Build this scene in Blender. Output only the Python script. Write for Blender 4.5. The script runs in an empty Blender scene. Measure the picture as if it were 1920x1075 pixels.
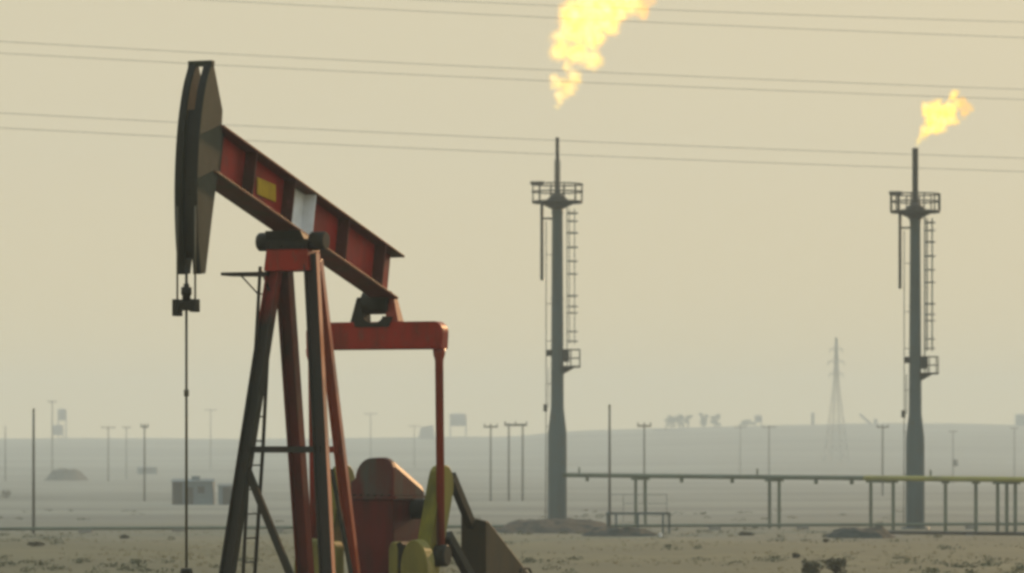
import bpy, bmesh, math, random
from mathutils import Vector, Matrix, noise
R = math.radians
V = Vector
random.seed(7)
scene = bpy.context.scene
COL = scene.collection

# ------------------------------------------------------------------ camera
F, CX, HY, EYE = 8000.0, 960.0, 850.0, 4.0      # focal length and horizon in photo pixels (1920 wide), eye height
cam_d = bpy.data.cameras.new('camera')
cam = bpy.data.objects.new('camera', cam_d)
COL.objects.link(cam)
cam.location = (0, 0, EYE)
cam.rotation_euler = (R(90), 0, 0)
cam_d.sensor_width = 36.0
cam_d.lens = 36.0 * F / 1920.0
cam_d.shift_y = (HY - 537.5) / 1920.0
cam_d.clip_start = 1.0
cam_d.clip_end = 12000.0
scene.camera = cam
cam_d.dof.use_dof = True
cam_d.dof.focus_distance = 78.0
cam_d.dof.aperture_fstop = 2.9


def at(px, py, Y):
    return V(((px - CX) * Y / F, Y, EYE + (HY - py) * Y / F))


# ------------------------------------------------------------------ helpers
def link(name, me, mat=None, parent=None):
    o = bpy.data.objects.new(name, me)
    COL.objects.link(o)
    if mat is not None:
        me.materials.append(mat)
    if parent is not None:
        o.parent = parent
    return o


def tag(o, label=None, cat=None, group=None, kind=None):
    if label: o['label'] = label
    if cat: o['category'] = cat
    if group: o['group'] = group
    if kind: o['kind'] = kind
    return o


def empty(name, loc, rz=0.0, label=None, cat=None, group=None):
    o = bpy.data.objects.new(name, None)
    COL.objects.link(o)
    o.empty_display_size = 0.3
    o.location = loc
    o.rotation_euler = (0, 0, rz)
    return tag(o, label, cat, group)


class MB:
    """collects shapes into one mesh"""
    def __init__(self):
        self.bm = bmesh.new()

    def hexa(self, pts):
        v = [self.bm.verts.new(p) for p in pts]
        for f in ((3, 2, 1, 0), (4, 5, 6, 7), (0, 1, 5, 4), (1, 2, 6, 5), (2, 3, 7, 6), (3, 0, 4, 7)):
            self.bm.faces.new([v[i] for i in f])
        return self

    def box(self, a, b):
        x0, y0, z0 = a
        x1, y1, z1 = b
        return self.hexa([(x0, y0, z0), (x1, y0, z0), (x1, y1, z0), (x0, y1, z0),
                          (x0, y0, z1), (x1, y0, z1), (x1, y1, z1), (x0, y1, z1)])

    def bar(self, p0, p1, w, d, side=(0, 1, 0), w1=None, d1=None):
        """rectangular bar; w is measured along `side`"""
        p0, p1, s = V(p0), V(p1), V(side)
        ax = (p1 - p0).normalized()
        s = (s - ax * s.dot(ax)).normalized()
        u = ax.cross(s)
        w1 = w if w1 is None else w1
        d1 = d if d1 is None else d1
        pts = []
        for p, ww, dd in ((p0, w, d), (p1, w1, d1)):
            for a, b in ((-1, -1), (1, -1), (1, 1), (-1, 1)):
                pts.append(p + s * (a * ww / 2) + u * (b * dd / 2))
        return self.hexa(pts)

    def ibar(self, p0, p1, w, d, tf=0.025, tw=0.02, side=(0, 1, 0)):
        """I-section; flange normals along `side`"""
        p0, p1, s = V(p0), V(p1), V(side)
        ax = (p1 - p0).normalized()
        s = (s - ax * s.dot(ax)).normalized()
        for k in (-1, 1):
            o = s * (k * (w / 2 - tf / 2))
            self.bar(p0 + o, p1 + o, tf, d, side)
        self.bar(p0, p1, w - 2 * tf, tw, side)
        return self

    def tube(self, pts, r, n=10, cap=True):
        pts = [V(p) for p in pts]
        rs = r if isinstance(r, (list, tuple)) else [r] * len(pts)
        rings = []
        ref = None
        for i, p in enumerate(pts):
            if i == 0: ax = pts[1] - pts[0]
            elif i == len(pts) - 1: ax = pts[-1] - pts[-2]
            else: ax = (pts[i + 1] - pts[i]).normalized() + (pts[i] - pts[i - 1]).normalized()
            ax.normalize()
            if ref is None:
                ref = V((0, 0, 1)) if abs(ax.z) < 0.9 else V((1, 0, 0))
            s = (ref - ax * ref.dot(ax)).normalized()
            ref = s
            u = ax.cross(s)
            rings.append([self.bm.verts.new(p + (s * math.cos(2 * math.pi * k / n) + u * math.sin(2 * math.pi * k / n)) * rs[i]) for k in range(n)])
        for a, b in zip(rings, rings[1:]):
            for k in range(n):
                f = self.bm.faces.new((a[k], a[(k + 1) % n], b[(k + 1) % n], b[k]))
                f.smooth = n > 6
        if cap:
            self.bm.faces.new(rings[0][::-1])
            self.bm.faces.new(rings[-1])
        return self

    def prism(self, poly, off):
        """polygon (list of 3D points) extruded by vector off"""
        off = V(off)
        a = [self.bm.verts.new(p) for p in poly]
        b = [self.bm.verts.new(V(p) + off) for p in poly]
        self.bm.faces.new(a[::-1])
        self.bm.faces.new(b)
        n = len(a)
        for i in range(n):
            self.bm.faces.new((a[i], a[(i + 1) % n], b[(i + 1) % n], b[i]))
        return self

    def loft(self, rings, cap=True):
        rr = [[self.bm.verts.new(p) for p in r] for r in rings]
        n = len(rr[0])
        for a, b in zip(rr, rr[1:]):
            for k in range(n):
                self.bm.faces.new((a[k], a[(k + 1) % n], b[(k + 1) % n], b[k]))
        if cap:
            self.bm.faces.new(rr[0][::-1])
            self.bm.faces.new(rr[-1])
        return self

    def build(self, name, mat, parent=None, bevel=0.0):
        bmesh.ops.recalc_face_normals(self.bm, faces=self.bm.faces)
        me = bpy.data.meshes.new(name)
        self.bm.to_mesh(me)
        self.bm.free()
        o = link(name, me, mat, parent)
        if bevel:
            m = o.modifiers.new('bevel', 'BEVEL')
            m.width = bevel
            m.segments = 2
            m.limit_method = 'ANGLE'
            m.angle_limit = R(40)
        return o


def children(o):
    return [c for c in bpy.data.objects if c.parent == o]


def copy_tree(o, parent=None):
    c = o.copy()
    COL.objects.link(c)
    c.parent = parent
    for ch in children(o):
        copy_tree(ch, c)
    return c


# ------------------------------------------------------------------ materials
def new_mat(name):
    m = bpy.data.materials.new(name)
    m.use_nodes = True
    nt = m.node_tree
    b = nt.nodes['Principled BSDF']
    return m, nt, b


def mixrgb(nt, fac, a, b):
    n = nt.nodes.new('ShaderNodeMix')
    n.data_type = 'RGBA'
    for sock, val in ((n.inputs[0], fac), (n.inputs[6], a), (n.inputs[7], b)):
        if hasattr(val, 'is_output'): nt.links.new(val, sock)
        elif isinstance(val, (int, float)): sock.default_value = val
        else: sock.default_value = (*val, 1)
    return n.outputs[2]


def noise_fac(nt, scale, lo, hi, detail=6.0, coord='Object', rough=0.6, stretch=None):
    tc = nt.nodes.new('ShaderNodeTexCoord')
    src = tc.outputs[coord]
    if stretch:
        mp = nt.nodes.new('ShaderNodeMapping')
        mp.inputs['Scale'].default_value = stretch
        nt.links.new(src, mp.inputs[0])
        src = mp.outputs[0]
    n = nt.nodes.new('ShaderNodeTexNoise')
    n.inputs['Scale'].default_value = scale
    n.inputs['Detail'].default_value = detail
    n.inputs['Roughness'].default_value = rough
    nt.links.new(src, n.inputs['Vector'])
    mr = nt.nodes.new('ShaderNodeMapRange')
    mr.inputs['From Min'].default_value = lo
    mr.inputs['From Max'].default_value = hi
    nt.links.new(n.outputs['Fac'], mr.inputs['Value'])
    return mr.outputs[0]


def bump(nt, b, scale, strength, dist=0.02):
    tc = nt.nodes.new('ShaderNodeTexCoord')
    n = nt.nodes.new('ShaderNodeTexNoise')
    n.inputs['Scale'].default_value = scale
    n.inputs['Detail'].default_value = 5
    nt.links.new(tc.outputs['Object'], n.inputs['Vector'])
    bp = nt.nodes.new('ShaderNodeBump')
    bp.inputs['Strength'].default_value = strength
    bp.inputs['Distance'].default_value = dist
    nt.links.new(n.outputs['Fac'], bp.inputs['Height'])
    nt.links.new(bp.outputs[0], b.inputs['Normal'])


def worn(name, base, wear, amount=(0.45, 0.7), scale=2.5, rough=0.6, metallic=0.0, streak=(1, 1, 0.25), second=None, spec=0.18):
    """painted or bare metal with weather streaks"""
    m, nt, b = new_mat(name)
    f = noise_fac(nt, scale, amount[0], amount[1], stretch=streak)
    c = mixrgb(nt, f, base, wear)
    if second:
        f2 = noise_fac(nt, scale * 3.1, 0.55, 0.72, stretch=(1, 1, 0.5))
        c = mixrgb(nt, f2, c, second)
    nt.links.new(c, b.inputs['Base Color'])
    b.inputs['Roughness'].default_value = rough
    b.inputs['Metallic'].default_value = metallic
    b.inputs['Specular IOR Level'].default_value = spec
    bump(nt, b, 9.0, 0.25, 0.01)
    return m


M = {}
M['red'] = worn('red_paint', (0.31, 0.019, 0.006), (0.14, 0.021, 0.008), second=(0.16, 0.045, 0.025), rough=0.45, spec=0.2)
M['red2'] = worn('faded_red_paint', (0.26, 0.028, 0.009), (0.13, 0.028, 0.012), rough=0.4, spec=0.35)
M['gear'] = worn('gearbox_paint', (0.10, 0.007, 0.005), (0.04, 0.010, 0.007), rough=0.5)
M['lid'] = worn('gearbox_lid_paint', (0.10, 0.012, 0.010), (0.068, 0.064, 0.052), amount=(0.42, 0.66), scale=2.4, rough=0.5)
M['dark'] = worn('dark_olive_steel', (0.01733, 0.01733, 0.01078), (0.02887, 0.0231, 0.01347), rough=0.6)
M['head'] = worn('horse_head_paint', (0.034, 0.039, 0.023), (0.022, 0.024, 0.014), amount=(0.4, 0.7), rough=0.55, second=(0.046, 0.046, 0.03))
M['post'] = worn('post_steel', (0.0231, 0.0231, 0.01764), (0.0357, 0.0231, 0.0147), rough=0.5)
M['postred'] = worn('post_red_steel', (0.15, 0.019, 0.008), (0.05, 0.024, 0.012), rough=0.5)
M['yellow'] = worn('yellow_paint', (0.17, 0.15, 0.008), (0.085, 0.083, 0.01), rough=0.5)
M['weight'] = worn('counterweight_paint', (0.20, 0.175, 0.04), (0.12, 0.105, 0.028), rough=0.6)
M['matte'] = worn('rusty_dark_steel', (0.026, 0.026, 0.018), (0.04, 0.03, 0.018), rough=0.9)
M['legdark'] = worn('dark_gloss_paint', (0.0195, 0.0208, 0.01625), (0.0325, 0.0195, 0.013), rough=0.36)
M['legsunlit'] = worn('sunlit_red_paint', (0.50, 0.115, 0.015), (0.26, 0.06, 0.015), amount=(0.5, 0.75), rough=0.27, spec=0.6)  # red paint brightened to orange, low sun put into the colour
M['legorange'] = worn('orange_gloss_paint', (0.33, 0.045, 0.011), (0.17, 0.035, 0.014), rough=0.3, spec=0.5)  # brighter and more orange than the other rear leg
def two_tone(z_split):
    m, nt, b = new_mat('red_over_dark_paint')
    g_ = nt.nodes.new('ShaderNodeTexCoord')
    sp = nt.nodes.new('ShaderNodeSeparateXYZ'); nt.links.new(g_.outputs['Object'], sp.inputs[0])
    wob = noise_fac(nt, 2.5, 0.3, 0.7, stretch=(1, 1, 0.4))
    ad = nt.nodes.new('ShaderNodeMath'); ad.operation = 'ADD'
    nt.links.new(sp.outputs[2], ad.inputs[0]); nt.links.new(wob, ad.inputs[1])
    mr = nt.nodes.new('ShaderNodeMapRange')
    mr.inputs['From Min'].default_value = z_split; mr.inputs['From Max'].default_value = z_split + 0.8
    nt.links.new(ad.outputs[0], mr.inputs[0])
    f = noise_fac(nt, 2.2, 0.45, 0.7, stretch=(1, 1, 0.25))
    dk = mixrgb(nt, f, (0.02, 0.023, 0.017), (0.032, 0.024, 0.016))
    rd = mixrgb(nt, f, (0.21, 0.017, 0.009), (0.095, 0.02, 0.01))
    nt.links.new(mixrgb(nt, mr.outputs[0], dk, rd), b.inputs['Base Color'])
    b.inputs['Roughness'].default_value = 0.5
    b.inputs['Specular IOR Level'].default_value = 0.18
    return m
M['legtwo'] = two_tone(6.7)
M['sign'] = worn('yellow_plate_paint', (0.50, 0.33, 0.012), (0.28, 0.15, 0.012), amount=(0.45, 0.7), scale=5.0, rough=0.6)
M['guard'] = worn('belt_guard_steel', (0.03713, 0.02887, 0.01238), (0.02063, 0.02063, 0.01238), rough=0.6)
M['rope'] = worn('wire_rope_steel', (0.10, 0.09, 0.06), (0.06, 0.05, 0.035), rough=0.45)
M['grease'] = worn('greasy_steel', (0.01232, 0.01232, 0.00672), (0.0196, 0.01848, 0.01008), rough=0.5)
M['concrete'] = worn('concrete', (0.26, 0.25, 0.22), (0.18, 0.17, 0.15), scale=1.2, streak=(1, 1, 1), rough=0.9)
M['stack'] = worn('stack_steel', (0.075, 0.105, 0.108), (0.06, 0.076, 0.074), scale=0.8, rough=0.5, second=(0.085, 0.085, 0.07))
M['stackdark'] = worn('stack_dark_steel', (0.04, 0.0424, 0.0376), (0.056, 0.048, 0.036), scale=1.2, rough=0.6)
M['pipe'] = worn('green_grey_pipe', (0.115, 0.14, 0.10), (0.09, 0.10, 0.075), scale=0.9, rough=0.5, streak=(1, 1, 1))
M['pipeyellow'] = worn('yellow_pipe', (0.29, 0.27, 0.065), (0.20, 0.19, 0.065), scale=0.7, rough=0.5, streak=(1, 1, 1))
M['wood'] = worn('pole_wood', (0.11, 0.105, 0.09), (0.08, 0.078, 0.068), scale=1.5, rough=0.85)
M['pylon'] = worn('galvanised_steel', (0.20, 0.21, 0.20), (0.15, 0.16, 0.15), scale=0.6, rough=0.5)
M['wire'] = worn('conductor', (0.20, 0.19, 0.16), (0.16, 0.15, 0.13), rough=0.6)
M['shed'] = worn('shed_cladding', (0.12, 0.16, 0.18), (0.10, 0.125, 0.135), scale=0.5, rough=0.7)
M['shedroof'] = worn('shed_roof', (0.17, 0.20, 0.20), (0.13, 0.15, 0.15), scale=0.5, rough=0.7)
M['tank'] = worn('tank_plate', (0.13, 0.13, 0.15), (0.10, 0.10, 0.12), scale=0.3, rough=0.6)
M['trunk'] = worn('bark', (0.07, 0.055, 0.04), (0.045, 0.04, 0.03), rough=0.9)
M['leaf'] = worn('leaf', (0.05, 0.07, 0.03), (0.035, 0.045, 0.02), scale=3.0, rough=0.8, streak=(1, 1, 1))
M['shrub'] = worn('shrub_leaf', (0.10, 0.09, 0.05), (0.065, 0.06, 0.033), scale=3.0, rough=0.85, streak=(1, 1, 1))
M['scrub'] = worn('scrub_leaf', (0.125, 0.128, 0.074), (0.098, 0.102, 0.06), scale=0.6, rough=0.9, streak=(1, 1, 1))
M['mound'] = worn('mound_soil', (0.036, 0.044, 0.038), (0.02, 0.024, 0.017), scale=0.9, rough=0.95, streak=(1, 1, 1))
M['litter'] = worn('white_scrap', (0.7, 0.7, 0.68), (0.55, 0.55, 0.52), rough=0.7)
M['rock'] = worn('stone', (0.22, 0.20, 0.15), (0.14, 0.12, 0.09), rough=0.9, streak=(1, 1, 1))
M['grass'] = worn('dry_grass', (0.165, 0.16, 0.09), (0.13, 0.13, 0.075), scale=0.12, streak=(1, 1, 1), rough=0.9, second=(0.18, 0.145, 0.075))

# sunlight also passes through dry blades
nt_ = M['grass'].node_tree
pb_ = nt_.nodes['Principled BSDF']
tr_ = nt_.nodes.new('ShaderNodeBsdfTranslucent')
mx_ = nt_.nodes.new('ShaderNodeMixShader')
mx_.inputs[0].default_value = 0.5
nt_.links.new(pb_.inputs['Base Color'].links[0].from_socket, tr_.inputs['Color'])
nt_.links.new(pb_.outputs[0], mx_.inputs[1])
nt_.links.new(tr_.outputs[0], mx_.inputs[2])
nt_.links.new(mx_.outputs[0], nt_.nodes['Material Output'].inputs['Surface'])

# ------------------------------------------------------------------ terrain
PROF = [(-200, 0.3), (0, 0.2), (80, 0.0), (142, 0.0), (200, -0.38), (246, -0.76), (285, -0.96), (330, -1.08), (400, -1.45), (640, -2.5), (1000, -3.1),
        (1400, -2.0), (1800, 2.0), (2150, 7.5), (2450, 12.2), (2550, 12.7), (2650, 11.5), (2800, 9.0)]


def hermite(tab, y):
    if y <= tab[0][0]: return tab[0][1]
    if y >= tab[-1][0]: return tab[-1][1]
    for i in range(len(tab) - 1):
        if tab[i][0] <= y <= tab[i + 1][0]:
            break
    def sl(k):
        if k == 0 or k == len(tab) - 1: return 0.0
        return (tab[k + 1][1] - tab[k - 1][1]) / (tab[k + 1][0] - tab[k - 1][0])
    x0, y0 = tab[i]
    x1, y1 = tab[i + 1]
    h = x1 - x0
    t = (y - x0) / h
    return ((2 * t**3 - 3 * t**2 + 1) * y0 + (t**3 - 2 * t**2 + t) * h * sl(i) + (-2 * t**3 + 3 * t**2) * y1 + (t**3 - t**2) * h * sl(i + 1))


def sstep(a, b, x):
    t = max(0.0, min(1.0, (x - a) / (b - a)))
    return t * t * (3 - 2 * t)


RIDGE = [(-900, 1.0), (-300, 0.0), (-60, 0.3), (0, 1.2), (35, 4.4), (90, 6.0), (190, 8.3), (250, 8.2), (320, 8.0), (900, 9.0)]


def ground(x, y):
    z = hermite(PROF, y)
    z += hermite(RIDGE, x * 2500.0 / max(y, 1200.0)) * sstep(1300, 2450, y) * (1 - sstep(2600, 2900, y))
    d = sstep(100, 260, y)
    z += d * 0.16 * noise.noise(V((x / 14.0, y / 45.0, 0.3)))
    z += 0.07 * d * noise.noise(V((x / 3.5, y / 9.0, 4.3)))
    z += sstep(500, 1200, y) * 0.8 * noise.noise(V((x / 90.0, y / 160.0, 2.1)))
    z += sstep(2000, 2450, y) * 0.5 * noise.noise(V((x / 22.0, y / 60.0, 7.7)))
    return z


def mesh_ground():
    ys = [-200, -100, -40, 0, 30, 60]
    y = 80.0
    while y < 2780:
        ys.append(y)
        y *= 1.014
    ys.append(2800.0)
    n = 190
    vs, fs = [], []
    for y in ys:
        half = max(160.0, 0.30 * y + 110)
        for k in range(n + 1):
            u = 2 * k / n - 1
            x = half * (0.45 * u + 0.55 * u**3)
            vs.append((x, y, ground(x, y)))
    w = n + 1
    for j in range(len(ys) - 1):
        for k in range(n):
            a = j * w + k
            fs.append((a, a + 1, a + 1 + w, a + w))
    me = bpy.data.meshes.new('ground')
    me.from_pydata(vs, [], fs)
    for p in me.polygons: p.use_smooth = True
    return me


def mat_ground():
    m, nt, b = new_mat('desert_ground')
    f1 = noise_fac(nt, 0.05, 0.42, 0.60, stretch=(0.6, 0.5, 0))         # broad patches
    f2 = noise_fac(nt, 0.30, 0.42, 0.62, stretch=(1, 0.5, 0))           # tussocks
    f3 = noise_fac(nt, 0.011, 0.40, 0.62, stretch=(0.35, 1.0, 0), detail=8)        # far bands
    c = mixrgb(nt, f1, (0.148, 0.146, 0.088), (0.108, 0.112, 0.073))
    c = mixrgb(nt, f2, c, (0.118, 0.118, 0.076))
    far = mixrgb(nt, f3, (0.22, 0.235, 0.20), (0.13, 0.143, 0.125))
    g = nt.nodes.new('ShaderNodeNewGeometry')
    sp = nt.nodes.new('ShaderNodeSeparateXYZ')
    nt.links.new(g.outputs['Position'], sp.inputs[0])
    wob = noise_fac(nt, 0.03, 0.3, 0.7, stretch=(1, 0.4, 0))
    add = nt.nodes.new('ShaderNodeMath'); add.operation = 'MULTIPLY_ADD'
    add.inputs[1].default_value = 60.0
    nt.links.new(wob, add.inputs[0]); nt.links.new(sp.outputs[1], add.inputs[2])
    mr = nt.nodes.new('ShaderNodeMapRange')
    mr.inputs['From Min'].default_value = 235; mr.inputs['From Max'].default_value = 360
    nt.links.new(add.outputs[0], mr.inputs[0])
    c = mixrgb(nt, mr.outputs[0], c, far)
    nt.links.new(c, b.inputs['Base Color'])
    b.inputs['Roughness'].default_value = 0.95
    b.inputs['Specular IOR Level'].default_value = 0.1
    bump(nt, b, 1.5, 0.25, 0.08)
    return m


g = link('ground', mesh_ground(), mat_ground())
tag(g, kind='structure')


def dist_for(py, px=960):
    """distance at which the ground is seen on photo row py"""
    Y = 130.0
    while Y < 2450:
        x = (px - CX) * Y / F
        if HY + (EYE - hermite(PROF, Y) - hermite(RIDGE, x * 2500 / max(Y, 1200)) * sstep(1300, 2450, Y)) * F / Y <= py:
            return Y
        Y += 2
    return 2450.0


def on_ground(px, Y, sink=0.0):
    x = (px - CX) * Y / F
    return V((x, Y, ground(x, Y) - sink))


# ------------------------------------------------------------------ the pump jack
TH, AL = R(68.5), R(13.4)
X0, D0, ZP = -4.13, 80.0, 8.1                 # foot of the pivot, distance, height of the beam's underside at the pivot
PJ = empty('pump_jack', (X0, D0, 0), TH + math.pi,
           'large red pump jack with dark curved horse head and white band on its beam', 'pump jack')
cT, sT = math.cos(TH), math.sin(TH)
cA, sA = math.cos(AL), math.sin(AL)


def hz(px, py, t):
    """photo pixel -> (h, t, z) on the machine's plane t = const (h runs along the beam to the head)"""
    k = (px - CX) / F
    # X0 - cT h + sT t = k (D0 - sT h - cT t)
    h = (k * (D0 - cT * t) - X0 - sT * t) / (k * sT - cT)
    Y = D0 - sT * h - cT * t
    return V((h, t, EYE + (HY - py) * Y / F))


def tz(px, py, h):
    """photo pixel -> (h, t, z) on the machine's plane h = const"""
    k = (px - CX) / F
    t = (k * (D0 - sT * h) - X0 + cT * h) / (sT + k * cT)
    Y = D0 - sT * h - cT * t
    return V((h, t, EYE + (HY - py) * Y / F))


def bp(s, t, u):
    """beam frame -> machine frame"""
    return V((s * cA - u * sA, t, ZP + s * sA + u * cA))


def s_at(px, py, t):
    p = hz(px, py, t)
    return p.x * cA + (p.z - ZP) * sA


L1, L2, BH, BW = 3.78, 4.66, 0.93, 0.54
S5, S6 = 0.72, -0.50          # white band along the beam (set below from the photo)


def band_mat(s_lo, s_hi, red, wear):
    m, nt, b = new_mat('beam_paint')
    f = noise_fac(nt, 1.6, 0.42, 0.68, stretch=(1, 1, 0.5))
    c = mixrgb(nt, f, red, wear)
    f2 = noise_fac(nt, 5.0, 0.58, 0.75)
    c = mixrgb(nt, f2, c, (0.17, 0.055, 0.055))
    tc = nt.nodes.new('ShaderNodeTexCoord')
    dt = nt.nodes.new('ShaderNodeVectorMath'); dt.operation = 'DOT_PRODUCT'
    dt.inputs[1].default_value = (cA, 0, sA)
    nt.links.new(tc.outputs['Object'], dt.inputs[0])
    off = ZP * sA
    def step(val, op):
        n = nt.nodes.new('ShaderNodeMath'); n.operation = op
        nt.links.new(dt.outputs['Value'], n.inputs[0]); n.inputs[1].default_value = val + off
        return n.outputs[0]
    mul = nt.nodes.new('ShaderNodeMath'); mul.operation = 'MULTIPLY'
    nt.links.new(step(s_lo, 'GREATER_THAN'), mul.inputs[0]); nt.links.new(step(s_hi, 'LESS_THAN'), mul.inputs[1])
    fw = noise_fac(nt, 3.0, 0.45, 0.75)
    white = mixrgb(nt, fw, (0.80, 0.82, 0.84), (0.66, 0.66, 0.64))
    c = mixrgb(nt, mul.outputs[0], c, white)
    nt.links.new(c, b.inputs['Base Color'])
    b.inputs['Roughness'].default_value = 0.5
    b.inputs['Specular IOR Level'].default_value = 0.2
    bump(nt, b, 7.0, 0.2, 0.01)
    return m


s_hi = s_at(553, 380, BW / 2)
s_lo = s_at(592, 400, BW / 2) - 0.02
M['beam'] = band_mat(s_lo, s_hi, (0.33, 0.018, 0.009), (0.13, 0.017, 0.008))
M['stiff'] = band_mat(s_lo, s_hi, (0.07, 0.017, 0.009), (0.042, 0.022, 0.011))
M['flange'] = band_mat(s_lo + 0.02, s_lo, (0.13, 0.026, 0.011), (0.07, 0.042, 0.016))
TF = 0.045
# beam : flanges + web + end plate
def bbox(mb, s0, s1, t0, t1, u0, u1):
    mb.hexa([bp(s0, t0, u0), bp(s1, t0, u0), bp(s1, t1, u0), bp(s0, t1, u0), bp(s0, t0, u1), bp(s1, t0, u1), bp(s1, t1, u1), bp(s0, t1, u1)])
    return mb
beam = bbox(MB(), -L2 + 0.06, L1, -0.015, 0.015, TF, BH - TF).build('walking_beam', M['beam'], PJ)
def flange(s0, u0, u1, s_n):
    out = []
    for u in (u0, u1):
        out.append([bp(s0, -BW / 2, u), bp(s_n - 0.2, -BW / 2, u), bp(s_n, -0.06, u), bp(s_n, 0.06, u), bp(s_n - 0.2, BW / 2, u), bp(s0, BW / 2, u)])
    MB().loft(out).build('flange', M['flange'], beam, 0.006)
s_lo_end = s_at(399, 338, 0.24)
s_up_end = s_at(413, 238, 0.24)
flange(-L2 + 0.06, 0, TF, s_lo_end + 0.12)
flange(-L2 - 0.06, BH - TF, BH, s_up_end + 0.1)
for px, py in ((478, 330), (556, 375), (593.5, 400), (653, 440), (720, 500)):
    s = s_at(px, py, BW / 2 - 0.02)
    if px == 593.5: s = (s_lo + 0.035)
    if px == 556: s = s_hi + 0.015
    for sgn in (1, -1):
        mb = MB()
        a, b = sorted((sgn * 0.017, sgn * (BW / 2 - 0.02)))
        bbox(mb, s - 0.012, s + 0.012, a, b, TF + 0.002, BH - TF - 0.002)
        mb.build('stiffener', M['stiff'], beam)
# yellow plate on the web
q = [hz(481, 332, 0.03), hz(481, 364, 0.03), hz(516, 379, 0.03), hz(516, 347, 0.03)]
MB().prism(q, (0, 0.012, 0)).build('name_plate', M['sign'], beam)

# horse head
RH, ZC, HT = 4.64, 8.0, 0.225
FR = [hz(x, y, -HT) for x, y in ((333.5, 515), (329.5, 460), (327.5, 410), (327, 350), (329, 290), (333.5, 230), (340, 180), (347, 145), (354, 120))]
FR = [(p.z, p.x) for p in FR]
z_bot, z_top = FR[0][0], FR[-1][0]
def arc(z):
    z = max(z_bot, min(z_top, z))
    return hermite(FR, z)
zs = [z_bot + (z_top - z_bot) * i / 22 for i in range(23)]
back = [hz(397, 119, HT), hz(418, 207, HT), hz(414, 285, HT), hz(405, 355, HT), hz(398, 410, HT), hz(386, 513, HT)]
front = [V((arc(z), HT, z)) for z in zs]
topx = arc(z_top)
poly = front + [V((min(p.x, arc(p.z) - 0.10), HT, p.z)) for p in back]
T_PL = 0.15
hd = MB().prism([V((p.x, HT, p.z)) for p in poly], (0, -T_PL, 0)).build('horse_head', M['head'], PJ, 0.012)
MB().prism([V((p.x, -HT + T_PL, p.z)) for p in poly], (0, -T_PL, 0)).build('side_plate', M['head'], hd, 0.012)
for t0_ in (HT - T_PL, -HT):
    rg = [V((arc(z) + 0.012, t0_ + 0.006, z)) for z in zs] + [V((arc(z) - 0.004, t0_ + 0.006, z)) for z in zs[::-1]]
    MB().prism(rg, (0, T_PL - 0.012, 0)).build('wear_strip', M['grease'], hd)
# recessed wear plate between the side plates and the back plate
mb = MB()
zz = [z_bot + 0.28 + (z_top - 0.85 - z_bot - 0.28) * i / 16 for i in range(17)]
ring = [V((arc(z) - 0.06, 0, z)) for z in zz] + [V((arc(z) - 0.11, 0, z)) for z in zz[::-1]]
w = HT - T_PL - 0.003
MB().prism([V((p.x, w, p.z)) for p in ring], (0, -2 * w, 0)).build('wear_plate', M['grease'], hd)
bbk = [V((min(p.x + 0.1, arc(p.z) - 0.2), 0, p.z)) for p in back[1:5]]
mb = MB()
for a, b in zip(bbk, bbk[1:]):
    mb.bar(a, b, 2 * w, 0.04, (0, 1, 0))
mb.build('back_plate', M['dark'], hd)
MB().box((topx - 0.11, -HT - 0.012, z_top - 0.05), (topx + 0.02, HT + 0.012, z_top + 0.05)).build('head_cap', M['head'], hd, 0.01)
# link block between head and beam
mb = MB()
bbox(mb, L1 - 0.30, L1 + 0.12, -0.11, 0.11, 0.0, BH + 0.02)
mb.build('head_hinge', M['dark'], hd)

# bridle, carrier bar, polished rod
hc = RH - 0.02
z_car = tz(348, 575, hc).z
for px in (332.5, 366):
    t = tz(px, 540, hc).y
    MB().tube([(hc, t, z_bot + 1.2), (hc, t, z_car + 0.02)], 0.019, 8).build('bridle_cable', M['rope'], PJ)
p0 = tz(327, 570, hc); p1 = tz(371, 570, hc)
mb = MB()
mb.box((hc - 0.09, p0.y, z_car - 0.07), (hc + 0.09, p1.y, z_car + 0.09))
for px in (332.5, 365):
    t = tz(px, 570, hc).y
    mb.box((hc - 0.11, t - 0.055, z_car - 0.17 if px < 340 else z_car - 0.10), (hc + 0.11, t + 0.055, z_car + 0.13))
car = mb.build('carrier_bar', M['dark'], PJ, 0.012)
t = tz(349.5, 560, hc).y
MB().tube([(hc, t, z_car + 0.09), (hc, t, z_car + 0.2), (hc, t, z_car + 0.21), (hc, t, z_car + 0.34), (hc, t, z_car + 0.35), (hc, t, z_car + 0.4), (hc, t, z_car + 0.41), (hc, t, z_car + 0.72)],
          [0.075, 0.075, 0.095, 0.095, 0.05, 0.05, 0.026, 0.026], 12).build('rod_clamp', M['dark'], car)
z_box = tz(351, 1066, hc).z
MB().tube([(hc, t, z_car - 0.072), (hc, t, z_box + 0.01)], 0.025, 8).build('polished_rod', M['rope'], PJ)
zc = tz(351, 737, hc).z
MB().tube([(hc, t, zc - 0.06), (hc, t, zc + 0.06)], 0.045, 10).build('rod_coupling', M['rope'], PJ)

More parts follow.
